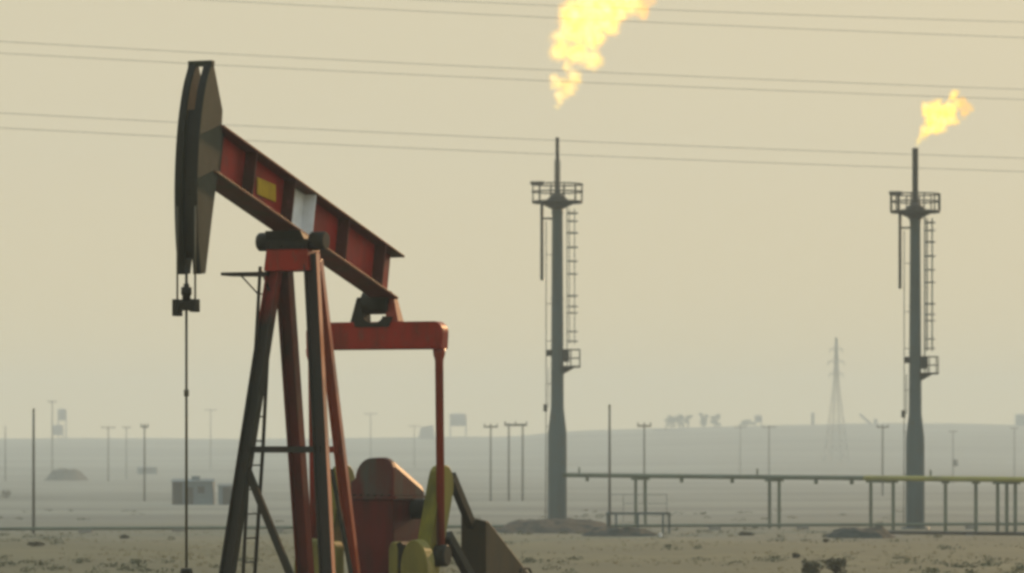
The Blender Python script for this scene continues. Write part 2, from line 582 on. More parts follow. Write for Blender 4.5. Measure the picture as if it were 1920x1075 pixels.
# wellhead under the rod: a thing of its own
wl = V((X0, D0, 0)) + Matrix.Rotation(TH + math.pi, 3, 'Z') @ V((hc, t, 0))
WH = empty('wellhead', (wl.x, wl.y, 0), 0, 'dark wellhead whose stuffing box the thin polished rod slides into', 'wellhead')
MB().tube([(0, 0, 0), (0, 0, 0.7), (0, 0, 0.701), (0, 0, 0.82), (0, 0, 0.821), (0, 0, 1.35)], [0.17, 0.17, 0.3, 0.3, 0.14, 0.14], 16).build('casing_head', M['dark'], WH)
MB().tube([(-0.55, 0, 1.1), (0.55, 0, 1.1)], 0.06, 10).build('flow_tee', M['dark'], WH)
MB().tube([(0, 0, 1.35), (0, 0, z_box - 0.12), (0, 0, z_box - 0.119), (0, 0, z_box)], [0.08, 0.08, 0.12, 0.10], 12).build('stuffing_box', M['dark'], WH)

# saddle bearing and post top
zb = tz(547, 453, 0).z
tL, tR = tz(485, 453, 0).y, tz(612, 453, 0).y
sb = MB().box((-0.26, -0.42, zb - 0.16), (0.26, 0.40, zb + 0.02))
sb.hexa([V((-0.24, -0.42, zb + 0.02)), V((0.24, -0.42, zb + 0.02)), V((0.24, 0.36, zb + 0.02)), V((-0.24, 0.36, zb + 0.02)),
         bp(-0.22, -0.42, -0.004), bp(0.3, -0.42, -0.004), bp(0.3, 0.3, -0.004), bp(-0.22, 0.3, -0.004)])
sad = sb.build('saddle_bearing', M['dark'], PJ, 0.015)
for ta, tb in ((tL, -0.42), (0.40, tR)):
    MB().tube([(0, ta, zb), (0, ta + 0.03, zb), (0, tb - 0.03, zb), (0, tb, zb)], [0.15, 0.175, 0.175, 0.16], 20).build('bearing_cap', M['dark'], sad)
for k in range(4):
    for sx in (0.285,):
        MB().tube([(0.255, -0.33 + 0.22 * k, zb - 0.10), (sx, -0.33 + 0.22 * k, zb - 0.10)], 0.032, 6).build('bolt', M['grease'], sad)
z470, z508 = tz(547, 471, 0).z, tz(547, 509, 0).z
tpA, tpB = tz(501, 480, 0.2).y, tz(584, 480, 0.2).y
mb = MB().hexa([(-0.3, tpA - 0.03, z508), (0.3, tpA - 0.03, z508), (0.3, tpB, z508), (-0.3, tpB, z508),
                (-0.3, tpA + 0.02, z470), (0.3, tpA + 0.02, z470), (0.3, tpB - 0.05, z470), (-0.3, tpB - 0.05, z470)])
mb.box((-0.30, tpA + 0.02, z470 + 0.001), (0.30, tpB - 0.05, zb - 0.161))
mb.build('post_cap', M['red'], PJ, 0.01)

# post legs
def leg(ptop, pbot, hb_, w, d, mat, htop, twist=0.0):
    a = tz(ptop[0], ptop[1], htop)
    b = tz(pbot[0], pbot[1], hb_)
    k = (a.z - 0.35) / (a.z - b.z)
    foot = a.lerp(b, k)
    return a, foot, MB().ibar(a, foot, w, d, side=(-math.sin(twist), math.cos(twist), 0)).build('post_leg', mat, PJ, 0.004)
aA, fA, lA = leg((516, 500), (427, 1070), 0.82, 0.24, 0.24, M['legtwo'], 0.1)
aC, fC, lC = leg((583, 476), (613, 1070), 0.82, 0.25, 0.24, M['legdark'], 0.14, R(9))
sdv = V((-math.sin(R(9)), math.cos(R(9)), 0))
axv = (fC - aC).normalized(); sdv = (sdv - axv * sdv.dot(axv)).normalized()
MB().bar(aC + sdv * 0.129, fC + sdv * 0.129, 0.006, 0.236, sdv).build('sunlit_leg_face', M['legsunlit'], lC)  # thin plate added on the outer face, coloured as if sunlit
aB, fB, lB = leg((532, 500), (572, 1070), -1.9, 0.27, 0.26, M['postred'], -0.15)
aD, fD, lD = leg((594, 488), (664, 1070), -1.9, 0.19, 0.20, M['legorange'], -0.31, R(9))
def on(a, f, z): return a.lerp(f, (a.z - z) / (a.z - f.z))
z840 = tz(530, 843, 0.5).z
MB().bar(on(aA, fA, z840), on(aC, fC, z840), 0.10, 0.12, (1, 0, 0)).build('cross_brace', M['post'], PJ)
MB().bar(on(aB, fB, z840), on(aD, fD, z840), 0.10, 0.12, (1, 0, 0)).build('cross_brace', M['red2'], PJ)
pa = on(aA, fA, tz(465, 868, 0.6).z)
pb = tz(541, 1070, 0.8)
pb = pa + (pb - pa) * 1.6
MB().bar(pa, pb, 0.13, 0.10, (0, 1, 0)).build('diagonal_brace', M['matte'], PJ)
pa = tz(622, 880, -1.0); pb = tz(657, 1070, -0.9)
MB().bar(pa, pa + (pb - pa) * 1.8, 0.06, 0.08, (0, 1, 0)).build('diagonal_brace', M['matte'], PJ)

# ladder on the far side of the post
def lad(px, py, tt): return hz(px, py, tt)
rails = []
for pts in (((488, 500), (483, 590), (465, 895), (456, 1072)), ((510, 505), (502, 660), (493, 840), (478, 1072))):
    r = []
    for px, py in pts:
        f = (py - 500) / 570.0
        r.append(lad(px, py, -0.55 - 0.62 * f))
    r.append(r[-1] + (r[-1] - r[-2]) * ((r[-1].z - 0.3) / max(r[-2].z - r[-1].z, 0.1)))
    rails.append(r)
LD = MB().tube(rails[0], 0.033, 6).tube(rails[1], 0.036, 6).build('ladder', M['post'], PJ)
def along(r, z):
    for a, b in zip(r, r[1:]):
        if b.z <= z <= a.z: return a.lerp(b, (a.z - z) / (a.z - b.z))
    return r[-1]
z = 0.55
while z < rails[0][0].z - 0.1:
    MB().tube([along(rails[0], z), along(rails[1], z)], 0.016, 5).build('rung', M['post'], LD)
    z += 0.46
# work platform
a, b = tz(414, 514, 0.25), tz(500, 516, 0.25)
mb = MB().hexa([(a.x, a.y, a.z - 0.03), (a.x, b.y, a.z - 0.05), (a.x - 0.5, b.y, a.z - 0.05), (a.x - 0.5, a.y, a.z - 0.03),
                (a.x, a.y, a.z + 0.03), (a.x, b.y, a.z + 0.03), (a.x - 0.5, b.y, a.z + 0.03), (a.x - 0.5, a.y, a.z + 0.03)])
PF = mb.build('work_platform', M['post'], PJ)
for hh in (0.2, -0.2):
    MB().bar(tz(452, 517, hh), tz(487, 555, hh) if hh > 0 else tz(487, 555, hh), 0.025, 0.025, (1, 0, 0)).build('platform_bracket', M['post'], PF)
for hh in (0.2,):
    MB().bar(tz(487, 500, hh), tz(505, 545, hh), 0.03, 0.03, (1, 0, 0)).build('platform_post', M['post'], PF)

# equalizer with its bearing
HE = -4.52
e0, e1 = tz(614, 607, HE), tz(836, 604, HE)
EQ = 1.375
tc = (tz(832, 800, HE).y + tz(577, 760, HE).y) / 2
eL, eR = tc - EQ, tc + EQ
zt, zl = tz(720, 604, HE).z, tz(720, 656, HE).z
mb = MB()
n = 8
prof = []
prof.append(V((HE + 0.16, eL - 0.05, zl))); prof.append(V((HE + 0.16, eR + 0.11, zl)))
for k in range(n + 1):
    a_ = (math.pi / 2) * k / n
    prof.append(V((HE + 0.16, eR - 0.07 + 0.20 * math.cos(a_), zt - 0.22 + 0.22 * math.sin(a_))))
for k in range(n + 1):
    a_ = math.pi / 2 + (math.pi / 2) * k / n
    prof.append(V((HE + 0.16, eL + 0.14 + 0.20 * math.cos(a_), zt - 0.22 + 0.22 * math.sin(a_))))
EQO = MB().prism(prof, (-0.32, 0, 0)).build('equalizer', M['red'], PJ, 0.015)
# ribs along it
MB().box((HE + 0.163, eL + 0.1, zl + 0.02), (HE + 0.20, eR - 0.1, zl + 0.06)).build('equalizer_rib', M['red'], EQO)
# bearing lugs standing on the equalizer
for x0, x1, xx0, xx1, mat in ((662, 690, 672, 690, M['dark']), (728, 752, 728, 742, M['red2'])):
    b0, b1 = tz(x0, 604, HE), tz(x1, 604, HE)
    t0, t1 = tz(xx0, 560, HE), tz(xx1, 560, HE)
    MB().hexa([(HE + .15, b0.y, zt + .002), (HE + .15, b1.y, zt + .002), (HE - .15, b1.y, zt + .002), (HE - .15, b0.y, zt + .002),
               (HE + .1, t0.y, t0.z), (HE + .1, t1.y, t0.z), (HE - .1, t1.y, t0.z), (HE - .1, t0.y, t0.z)]).build('bearing_lug', mat, EQO, 0.01)
# lower dark saddle with a hollow
mb = MB()
zc0 = zt - 0.10
ba, bb = tz(664, 604, HE).y, tz(744, 604, HE).y
mid = (ba + bb) / 2
pr = [V((HE + .19, ba + .1, zc0)), V((HE + .19, bb - .1, zc0)), V((HE + .19, bb - .02, zt + 0.09))]
for k in range(9):
    a_ = math.pi * k / 8
    pr.append(V((HE + .19, mid + 0.03 + 0.20 * math.cos(a_), zt + 0.11 - 0.13 * math.sin(a_))))
pr.append(V((HE + .19, ba + .04, zt + 0.11)))
MB().prism(pr, (-0.03, 0, 0)).build('bearing_base', M['dark'], EQO)
# bearing hung from the beam tail
zb2 = tz(706, 568, HE).z
s_t = s_at(706, 545, 0)
mb = MB()
mb.tube([(HE, tz(684, 566, HE).y, zb2), (HE, tz(732, 566, HE).y, zb2)], 0.23, 20)
mb.box((HE - 0.13, tz(674, 560, HE).y, zb2 - 0.02), (HE + 0.13, tz(734, 560, HE).y, bp(-4.4, 0, 0).z - 0.004 + 0.12 * 0))
mb.build('tail_bearing', M['dark'], beam)

# pitman arms
pin_h, pin_z = hz(826, 1042, eR - 0.02).x, hz(826, 1042, eR).z
for tt, mat in ((eR - 0.01, M['red2']), (eL + 0.01, M['red'])):
    mb = MB().tube([(HE, tt, zl + 0.02), (HE, tt, zl - 0.10), (HE, tt, zl - 0.22), (pin_h, tt, pin_z + 0.1)], [0.13, 0.12, 0.085, 0.08], 14)
    pm = mb.build('pitman_arm', mat, PJ)
    MB().tube([(pin_h, tt - 0.24, pin_z), (pin_h, tt - 0.21, pin_z), (pin_h, tt + 0.12, pin_z), (pin_h, tt + 0.15, pin_z)], [0.19, 0.22, 0.22, 0.19], 20).build('wrist_pin_bearing', M['dark'], pm)

# gearbox
gf, gr = -4.25, -5.85
gl, grt = tz(657, 960, gf).y, tz(737, 960, gf).y
zlid = tz(700, 936, gf).z
def zrow(py, h): return tz(700, py, h).z
GB = MB().box((gr, gl, 1.0), (gf, grt, zlid)).build('gearbox', M['gear'], PJ, 0.03)
MB().box((gr - 0.04, gl - 0.05, zlid), (gf + 0.05, grt + 0.06, zlid + 0.06)).build('gearbox_flange', M['lid'], GB)
for k in range(6):
    t_ = gl + 0.08 + (grt - gl - 0.16) * k / 5
    MB().tube([(gf + 0.012, t_, zlid + 0.055), (gf + 0.012, t_, zlid + 0.095)], 0.022, 6).build('flange_bolt', M['grease'], GB)
ztop = zrow(859, gf - 0.2)
def ring_at(h, top, l, r, inset):
    z0 = zlid + 0.06
    w_ = r - l
    pts = [V((h, l, z0)), V((h, l, z0 + 0.28))]
    zs0 = z0 + 0.34
    for k in range(8):
        f = k / 7.0
        a_ = math.pi / 2 * f
        pts.append(V((h, l + 0.10 + inset * 1.3 * (1 - math.cos(a_)) + 0.04 * f, zs0 + (top - zs0) * math.sin(a_))))
    pts += [V((h, r - 0.22, top + 0.005)), V((h, r - 0.12, top - 0.02)), V((h, r - 0.045, top - 0.08)), V((h, r, top - 0.19)), V((h, r, z0))]
    return pts
LID = MB().loft([ring_at(gf, ztop, gl, grt, 0.24), ring_at(gf - 0.15, ztop + 0.01, gl, grt, 0.24), ring_at(gr, zrow(905, gr), gl, grt, 0.2)]).build('gearbox_lid', M['lid'], GB, 0.03)
zsh = tz(820, 955, -5.1).z
MB().tube([(-5.25, -1.15, zsh), (-5.25, 0.85, zsh)], 0.2, 16).build('crank_shaft', M['dark'], PJ)

# cranks with counterweights
def crank(tc_, th):
    top = hz(824, 872, 0.93); bot = hz(793, 1085, 0.93)
    ax = V((bot.x - top.x, 0, bot.z - top.z)); L = ax.length * 1.5
    ax.normalize(); sd = V((ax.z, 0, -ax.x))
    if sd.x < 0: sd = -sd
    w0, w1 = 0.40, 0.40
    c0 = V((top.x - 0.12, 0, top.z - 0.4)); c1 = V((top.x - 0.05, 0, top.z)) + ax * L
    pts = []
    for k in range(9):
        a_ = math.pi * k / 8
        pts.append(c0 + sd * (w0 * math.cos(a_)) - ax * (w0 * math.sin(a_)))
    pts += [c1 - sd * w1, c1 + sd * w1]
    pts = [V((p.x, tc_ + th / 2, p.z)) for p in pts]
    cr = MB().prism(pts, (0, -th, 0)).build('crank_arm', M['yellow'], PJ, 0.02)
    # raised rim along the head side of the arm
    a = c0 + sd * (w0 - 0.05); b = c1 + sd * (w1 - 0.05)
    MB().bar(V((a.x, tc_ + th / 2 + 0.02, a.z)), V((b.x, tc_ + th / 2 + 0.02, b.z)), 0.039, 0.08, (0, 1, 0)).build('crank_rim', M['yellow'], cr)
    return cr
for sg in (1, -1):
    cr = crank(0.91 if sg > 0 else -1.22, 0.24)
    for (px0, px1, pyt, hh, th_) in ((750, 801, 1012, -3.6, 1.2), (728, 746, 1016, -3.7, 1.2)):
        a, b = tz(px0, pyt, hh), tz(px1, pyt, hh)
        wd = b.y - a.y
        c_t = (a.y + b.y) / 2
        c_t = c_t if sg > 0 else -c_t - 0.35
        pts = []
        r0 = wd / 2
        nseg = 14
        for k in range(nseg + 1):
            a_ = math.pi * k / nseg
            pts.append(V((hh, c_t + r0 * math.cos(a_), a.z - r0 * 2.0 + r0 * 2.0 * math.sin(a_))))
        pts += [V((hh, c_t - r0, 0.9)), V((hh, c_t + r0, 0.9))]
        MB().prism(pts, (-0.42, 0, 0)).build('counterweight', M['weight'], cr, 0.03)
MB().prism([V((-3.72, tz(x, 1040, -3.72).y, tz(x, y, -3.72).z)) for x, y in ((742, 1020), (750, 1016), (757, 1022), (753, 1050), (746, 1090), (738, 1090))], (-0.4, 0, 0)).build('weight_clamp', M['grease'], PJ)

# belt guard behind, with its sloping back, and the strut up to the gearbox
hg = -7.6
g0, g1 = tz(864, 975, hg), tz(911, 978, hg)
zg = g1.z
far_ = hz(985, 1070, g1.y)
drop = (zg - far_.z)
far2 = V((far_.x - (far_.x - g1.x) * -0.0, g1.y, far_.z))
k = (zg - 0.5) / drop
hback = hg + (far_.x - hg) * k
zgl = tz(866, 966, hg).z
BG = MB().hexa([V((hg, g0.y, 0.5)), V((hg, g1.y, 0.5)), V((hback, g1.y, 0.5)), V((hback, g0.y, 0.5)),
                V((hg, g0.y, zgl)), V((hg, g1.y, zg)), V((hg - 0.15, g1.y, zg)), V((hg - 0.15, g0.y, zgl))]).build('belt_guard', M['guard'], PJ, 0.02)
MB().bar(tz(846, 893, -6.4), tz(884, 985, hg + 0.1), 0.14, 0.2, (0, 1, 0)).build('belt_strut', M['dark'], PJ)
pa, pb = tz(838, 1003, -6.2), tz(876, 1072, -6.8)
MB().bar(pa, pa + (pb - pa) * 2.5, 0.16, 0.2, (0, 1, 0)).build('belt_strut', M['dark'], PJ)
# small hook behind the guard
p = hz(980, 1068, 1.0)
MB().tube([hz(975, 1073, 1.0), hz(978, 1066, 1.0), hz(992, 1066, 1.0), hz(996, 1075, 1.0)], 0.025, 6).build('skid_lifting_eye', M['dark'], PJ)

# skid base
mb = MB()
for tt in (-1.0, 1.0):
    mb.bar((1.6, tt, 0.2), (-11.5, tt, 0.2), 0.28, 0.4, (0, 1, 0))
for hh in (1.4, -0.2, -2.0, -4.0, -6.0, -8.0, -10.0):
    mb.bar((hh, -0.86, 0.2), (hh, 0.86, 0.2), 0.2, 0.3, (1, 0, 0))
mb.build('skid_frame', M['post'], PJ)
MB().box((gr - 0.1, -0.7, 0.36), (gf + 0.1, 0.7, 1.0)).build('gearbox_pedestal', M['post'], PJ)

# ------------------------------------------------------------------ flare stacks
SC = 8000.0 / 300.0       # pixels per metre at the first stack


def make_stack(label, tip_r):
    b = on_ground(1045, 300)
    root = empty('flare_stack', b, 0, label, 'flare stack', 'flare stacks')
    zb_ = b.z
    def Z(py): return EYE + (HY - py) / SC - zb_
    def X(px): return (px - 1045) / SC
    Zc = [(0.0, 0.68), (Z(812), 0.66), (Z(765), 0.46), (Z(402), 0.37), (Z(400), 0.40), (Z(393), 0.40)]
    sh = MB().tube([(0, 0, -0.3)] + [(0, 0, z) for z, r in Zc], [0.68] + [r for z, r in Zc], 24).build('stack_shaft', M['stack'], root)
    MB().tube([(0, 0, -0.2), (0, 0, 0.12)], 1.0, 24).build('base_flange', M['stack'], root)
    # flanges round the shaft
    for py in (700, 560):
        MB().tube([(0, 0, Z(py) - 0.04), (0, 0, Z(py) + 0.04)], 0.455, 20).build('shaft_flange', M['stack'], sh)
    tip = MB().tube([(0, 0, Z(393)), (0, 0, Z(384)), (0, 0, Z(352)), (0, 0, Z(262)), (0, 0, Z(258))], [0.32, tip_r + 0.08, tip_r, tip_r, tip_r * 1.1], 16).build('burner_tip', M['stackdark'], root)
    for k in (-1, 1):
        MB().tube([(k * (tip_r + 0.05), -0.02, Z(384)), (k * (tip_r + 0.05), -0.02, Z(300))], 0.03, 6).build('pilot_line', M['stackdark'], tip)
    # top platform
    rp = 1.78
    zd = Z(379)
    deck = MB().tube([(0, 0, zd - 0.10), (0, 0, zd + 0.07)], rp, 12).build('platform_deck', M['stackdark'], root)
    MB().tube([(0, 0, Z(392)), (0, 0, zd - 0.102)], [0.42, 1.25], 16).build('deck_cone', M['stackdark'], deck)
    MB().tube([(0, 0, zd + 0.072), (0, 0, Z(362))], [0.85, 0.25], 14).build('tip_cone', M['stackdark'], deck)
    mb = MB()
    npost = 12
    for zz_ in (Z(346), Z(360)):
        ring = [(rp * math.cos(2 * math.pi * k / 24), rp * math.sin(2 * math.pi * k / 24), zz_) for k in range(25)]
        mb.tube(ring, 0.055, 5)
    for k in range(npost):
        a = 2 * math.pi * (k + 0.5) / npost
        mb.tube([(rp * math.cos(a), rp * math.sin(a), zd), (rp * math.cos(a), rp * math.sin(a), Z(346))], 0.05, 5)
    mb.build('guard_rail', M['stackdark'], deck)
    MB().box((-1.9, -0.45, Z(347)), (-0.95, -0.25, Z(341))).build('ignition_box', M['stackdark'], deck)
    MB().tube([(-1.25, -0.3, Z(345)), (-1.25, -0.3, zd)], 0.06, 6).build('ignition_post', M['stackdark'], deck)
    # hanging pipe on the left
    hp = MB().tube([(X(1016), 0, zd - 0.07), (X(1016), 0, Z(526))], 0.11, 10).build('hanging_pipe', M['stackdark'], root)
    MB().tube([(X(1016), 0, Z(410)), (-0.3, 0, Z(410))], 0.07, 6).build('pipe_bracket', M['stackdark'], hp)
    # conduit on the left with brackets
    cd = MB().tube([(X(1024), 0, Z(415)), (X(1024), 0, Z(760)), (X(1023), 0, 0.1)], 0.03, 6).build('conduit', M['stackdark'], root)
    for py in (478, 570, 640, 720, 800, 880):
        MB().tube([(X(1024), 0, Z(py)), (-0.3, 0, Z(py))], 0.025, 5).build('conduit_bracket', M['stackdark'], cd)
    # caged ladder on the right, down to the lower platform
    lx = X(1063)
    lad_ = MB()
    for yy in (-0.22, 0.22):
        lad_.tube([(lx, yy, Z(385)), (lx, yy, Z(690))], 0.032, 5)
    ld = lad_.build('ladder', M['stack'], root)
    z = Z(690) + 0.2
    while z < Z(388):
        MB().tube([(lx, -0.22, z), (lx, 0.22, z)], 0.012, 4).build('rung', M['stack'], ld)
        z += 0.35
    mb = MB()
    rc = 0.38
    hoops = [400, 415, 437, 464, 490, 514, 555, 575, 587, 622, 640]
    for py in hoops:
        pts = [(lx + rc * (1 - math.cos(a)) , rc * 0.92 * math.sin(a), Z(py)) for a in [math.pi * (-0.95 + 1.9 * k / 12) for k in range(13)]]
        mb.tube([(p[0], p[1], p[2]) for p in pts], 0.05 if py in (464, 555, 437, 400) else 0.038, 4)
    for k in (2, 4, 6, 8, 10):
        a = math.pi * (-0.95 + 1.9 * k / 12)
        mb.tube([(lx + rc * (1 - math.cos(a)), rc * 0.92 * math.sin(a), Z(392)), (lx + rc * (1 - math.cos(a)), rc * 0.92 * math.sin(a), Z(645))], 0.026, 4)
    mb.build('ladder_cage', M['stack'], ld)
    # lower platform
    zp = Z(688)
    lp = MB().box((0.3, -0.7, zp - 0.06), (X(1088), 0.7, zp + 0.06)).build('landing', M['stackdark'], root)
    MB().prism([(0.35, -0.1, zp - 0.06), (X(1078), -0.1, zp - 0.06), (0.35, -0.1, Z(703))], (0, 0.2, 0)).build('landing_bracket', M['stackdark'], lp)
    mb = MB()
    for xx in (X(1070), X(1087)):
        for yy in (-0.68, 0.68):
            mb.tube([(xx, yy, zp + 0.05), (xx, yy, Z(656))], 0.04, 5)
    for py in (656, 672):
        mb.tube([(X(1062), -0.68, Z(py)), (X(1087), -0.68, Z(py)), (X(1087), 0.68, Z(py)), (X(1062), 0.68, Z(py))], 0.035, 5)
    mb.build('guard_rail', M['stackdark'], lp)
    MB().box((0.36, -0.3, Z(679)), (X(1067), 0.3, Z(655))).build('junction_box', M['stackdark'], lp)
    MB().box((X(1024), -0.15, Z(668)), (-0.36, 0.15, Z(656))).build('valve_box', M['stackdark'], root)
    MB().box((X(1026), -0.1, Z(772)), (X(1019), 0.1, Z(758))).build('valve_box', M['stackdark'], root)
    # lower ladder on the left flank
    mb = MB()
    for yy in (-0.2, 0.2):
        mb.tube([(X(1028), yy, Z(690)), (X(1028), yy, Z(765))], 0.02, 5)
    for k in range(9):
        z = Z(765) + 0.3 * k
        mb.tube([(X(1028), -0.2, z), (X(1028), 0.2, z)], 0.012, 4)
    mb.build('lower_ladder', M['stack'], root)
    return root


S1 = make_stack('flare stack with thin tip whose large flame floats above it, nearer the pump jack', 0.13)
S2 = copy_tree(S1)
S2.location = on_ground(1716, 281)
k = 0.921
S2.scale = (k, k, k)
S2['label'] = 'flare stack with thicker tip and small attached flame, behind the yellow pipe'
for c in children(S2):
    if c.name.startswith('burner_tip'):
        c.data = c.data.copy()
        cz = 0
        for v in c.data.vertices:
            v.co.x *= 1.65; v.co.y *= 1.65


# ------------------------------------------------------------------ flames
def flame(name, blobs, Y, label, gain, warp=0.85, nscale=0.9, origin=None, cool_x=(1, 2), soot=1.0):
    o3 = at(*origin, Y)
    bm = bmesh.new()
    pts = []
    for (px, py, r) in blobs:
        p = at(px, py, Y) - o3
        p.y += random.uniform(-0.35, 0.35) * r * Y / F
        rr = r * Y / F
        pts.append((p, rr))
        bmesh.ops.create_icosphere(bm, subdivisions=2, radius=rr * 1.5 + 0.12, matrix=Matrix.Translation(p))
    me = bpy.data.meshes.new(name + '_seed')
    bm.to_mesh(me); bm.free()
    tmp = bpy.data.objects.new('tmp', me)
    COL.objects.link(tmp)
    md = tmp.modifiers.new('r', 'REMESH')
    md.mode = 'VOXEL'
    md.voxel_size = 0.16
    dg = bpy.context.evaluated_depsgraph_get()
    dg.update()
    me2 = bpy.data.meshes.new_from_object(tmp.evaluated_get(dg))
    bpy.data.objects.remove(tmp)
    me2.name = name
    # gas that gives off light: blobs broken up by turbulence
    m = bpy.data.materials.new(name + '_gas')
    m.use_nodes = True
    nt = m.node_tree
    nt.nodes.clear()
    out = nt.nodes.new('ShaderNodeOutputMaterial')
    tc = nt.nodes.new('ShaderNodeTexCoord')
    nz = nt.nodes.new('ShaderNodeTexNoise')
    nz.inputs['Scale'].default_value = nscale * 1.25
    nz.inputs['Detail'].default_value = 5
    nz.inputs['Roughness'].default_value = 0.72
    nt.links.new(tc.outputs['Object'], nz.inputs['Vector'])
    vm = nt.nodes.new('ShaderNodeVectorMath'); vm.operation = 'MULTIPLY_ADD'
    nt.links.new(nz.outputs['Color'], vm.inputs[0])
    vm.inputs[1].default_value = (warp * 2,) * 3
    off = nt.nodes.new('ShaderNodeVectorMath'); off.operation = 'SUBTRACT'
    nt.links.new(tc.outputs['Object'], off.inputs[0]); off.inputs[1].default_value = (warp,) * 3
    nt.links.new(off.outputs[0], vm.inputs[2])
    total = None
    for p, rr in pts:
        d = nt.nodes.new('ShaderNodeVectorMath'); d.operation = 'DISTANCE'
        nt.links.new(vm.outputs[0], d.inputs[0]); d.inputs[1].default_value = p
        mr = nt.nodes.new('ShaderNodeMapRange'); mr.interpolation_type = 'SMOOTHSTEP'
        mr.inputs['From Min'].default_value = rr * 1.45; mr.inputs['From Max'].default_value = rr * 0.35
        nt.links.new(d.outputs['Value'], mr.inputs['Value'])
        if total is None: total = mr.outputs[0]
        else:
            ad = nt.nodes.new('ShaderNodeMath'); ad.operation = 'MAXIMUM'
            nt.links.new(total, ad.inputs[0]); nt.links.new(mr.outputs[0], ad.inputs[1])
            total = ad.outputs[0]
    n2 = nt.nodes.new('ShaderNodeTexNoise')
    n2.inputs['Scale'].default_value = nscale * 1.5
    n2.inputs['Detail'].default_value = 5
    n2.inputs['Roughness'].default_value = 0.62
    nt.links.new(tc.outputs['Object'], n2.inputs['Vector'])
    tn = nt.nodes.new('ShaderNodeMath'); tn.operation = 'MULTIPLY_ADD'      # torn edge: field + turbulence, then cut
    nt.links.new(n2.outputs['Fac'], tn.inputs[0]); tn.inputs[1].default_value = 1.5; tn.inputs[2].default_value = -0.72
    fld = nt.nodes.new('ShaderNodeMath'); fld.operation = 'ADD'
    nt.links.new(total, fld.inputs[0]); nt.links.new(tn.outputs[0], fld.inputs[1])
    cut = nt.nodes.new('ShaderNodeMapRange'); cut.interpolation_type = 'SMOOTHSTEP'
    cut.inputs['From Min'].default_value = 0.22; cut.inputs['From Max'].default_value = 0.92
    nt.links.new(fld.outputs[0], cut.inputs['Value'])
    lim = nt.nodes.new('ShaderNodeMapRange')
    lim.inputs['From Max'].default_value = 0.22
    nt.links.new(total, lim.inputs['Value'])
    mu = nt.nodes.new('ShaderNodeMath'); mu.operation = 'MULTIPLY'
    nt.links.new(cut.outputs[0], mu.inputs[0]); nt.links.new(lim.outputs[0], mu.inputs[1])
    n3 = noise_fac(nt, nscale * 1.3, 0.42, 0.60, detail=2)
    core = mixrgb(nt, n3, (1.0, 0.74, 0.03), (1.0, 0.88, 0.50))
    edge = nt.nodes.new('ShaderNodeMapRange')
    edge.inputs['From Min'].default_value = 0.40; edge.inputs['From Max'].default_value = 1.0
    nt.links.new(fld.outputs[0], edge.inputs[0])
    col = mixrgb(nt, edge.outputs[0], (1.0, 0.36, 0.03), core)
    # the gas cools and reddens down wind
    sp = nt.nodes.new('ShaderNodeSeparateXYZ'); nt.links.new(vm.outputs[0], sp.inputs[0])
    cool = nt.nodes.new('ShaderNodeMapRange')
    cool.inputs['From Min'].default_value = cool_x[0]; cool.inputs['From Max'].default_value = cool_x[1]
    nt.links.new(sp.outputs[0], cool.inputs[0])
    col = mixrgb(nt, cool.outputs[0], col, (1.0, 0.30, 0.03))
    fade = nt.nodes.new('ShaderNodeMapRange')
    fade.inputs['To Min'].default_value = gain; fade.inputs['To Max'].default_value = gain * 0.8
    nt.links.new(cool.outputs[0], fade.inputs[0])
    st = nt.nodes.new('ShaderNodeMath'); st.operation = 'MULTIPLY'
    nt.links.new(mu.outputs[0], st.inputs[0]); nt.links.new(fade.outputs[0], st.inputs[1])
    em = nt.nodes.new('ShaderNodeEmission')
    nt.links.new(col, em.inputs['Color'])
    nt.links.new(st.outputs[0], em.inputs['Strength'])
    vc = nt.nodes.new('ShaderNodeVolumeCoefficients')
    ab = nt.nodes.new('ShaderNodeVectorMath'); ab.operation = 'SCALE'
    ab.inputs[0].default_value = (0.0, 0.03 * soot, 0.50 * soot)
    nt.links.new(mu.outputs[0], ab.inputs['Scale'])
    nt.links.new(ab.outputs[0], vc.inputs['Absorption Coefficients'])
    vc.inputs['Scatter Coefficients'].default_value = (0, 0, 0)
    ads = nt.nodes.new('ShaderNodeAddShader')
    nt.links.new(em.outputs[0], ads.inputs[0]); nt.links.new(vc.outputs[0], ads.inputs[1])
    nt.links.new(ads.outputs[0], out.inputs['Volume'])
    me2.materials.clear()
    o = link(name, me2, m)
    o.location = o3
    return tag(o, label, 'flame', 'gas flames of the flare stacks')


flame('gas_flame', [(1044, 200, 7), (1053, 182, 15), (1066, 166, 19), (1044, 156, 17), (1076, 143, 17), (1064, 125, 15), (1052, 95, 23), (1080, 100, 25), (1110, 112, 23),
                    (1050, 70, 19), (1075, 60, 30), (1112, 70, 28), (1075, 28, 32), (1110, 30, 34), (1142, 45, 26), (1150, 12, 36), (1110, -10, 40), (1186, 6, 28), (1204, 22, 17), (1216, 2, 16),
                    (1180, -30, 35), (1210, -58, 35), (1150, -50, 45), (1235, -90, 25), (1192, -90, 35)],
      300, 'large bright yellow gas flame burning in the air above the thin stack tip', 0.60, soot=0.6, origin=(1044, 258), cool_x=(5.2, 6.2))
flame('gas_flame', [(1718, 272, 4), (1722, 264, 7), (1730, 254, 10), (1738, 243, 14), (1752, 240, 15), (1765, 238, 13), (1748, 226, 18), (1740, 210, 16), (1768, 222, 20),
                    (1736, 200, 11), (1755, 203, 17), (1778, 206, 19), (1788, 224, 12), (1786, 180, 11), (1800, 195, 14), (1816, 202, 11), (1808, 214, 10), (1792, 176, 8)],
      281, 'small orange gas flame blown sideways from the thicker stack tip', 1.0, soot=1.7, warp=0.5, nscale=1.5, origin=(1717, 278), cool_x=(2.45, 3.1))

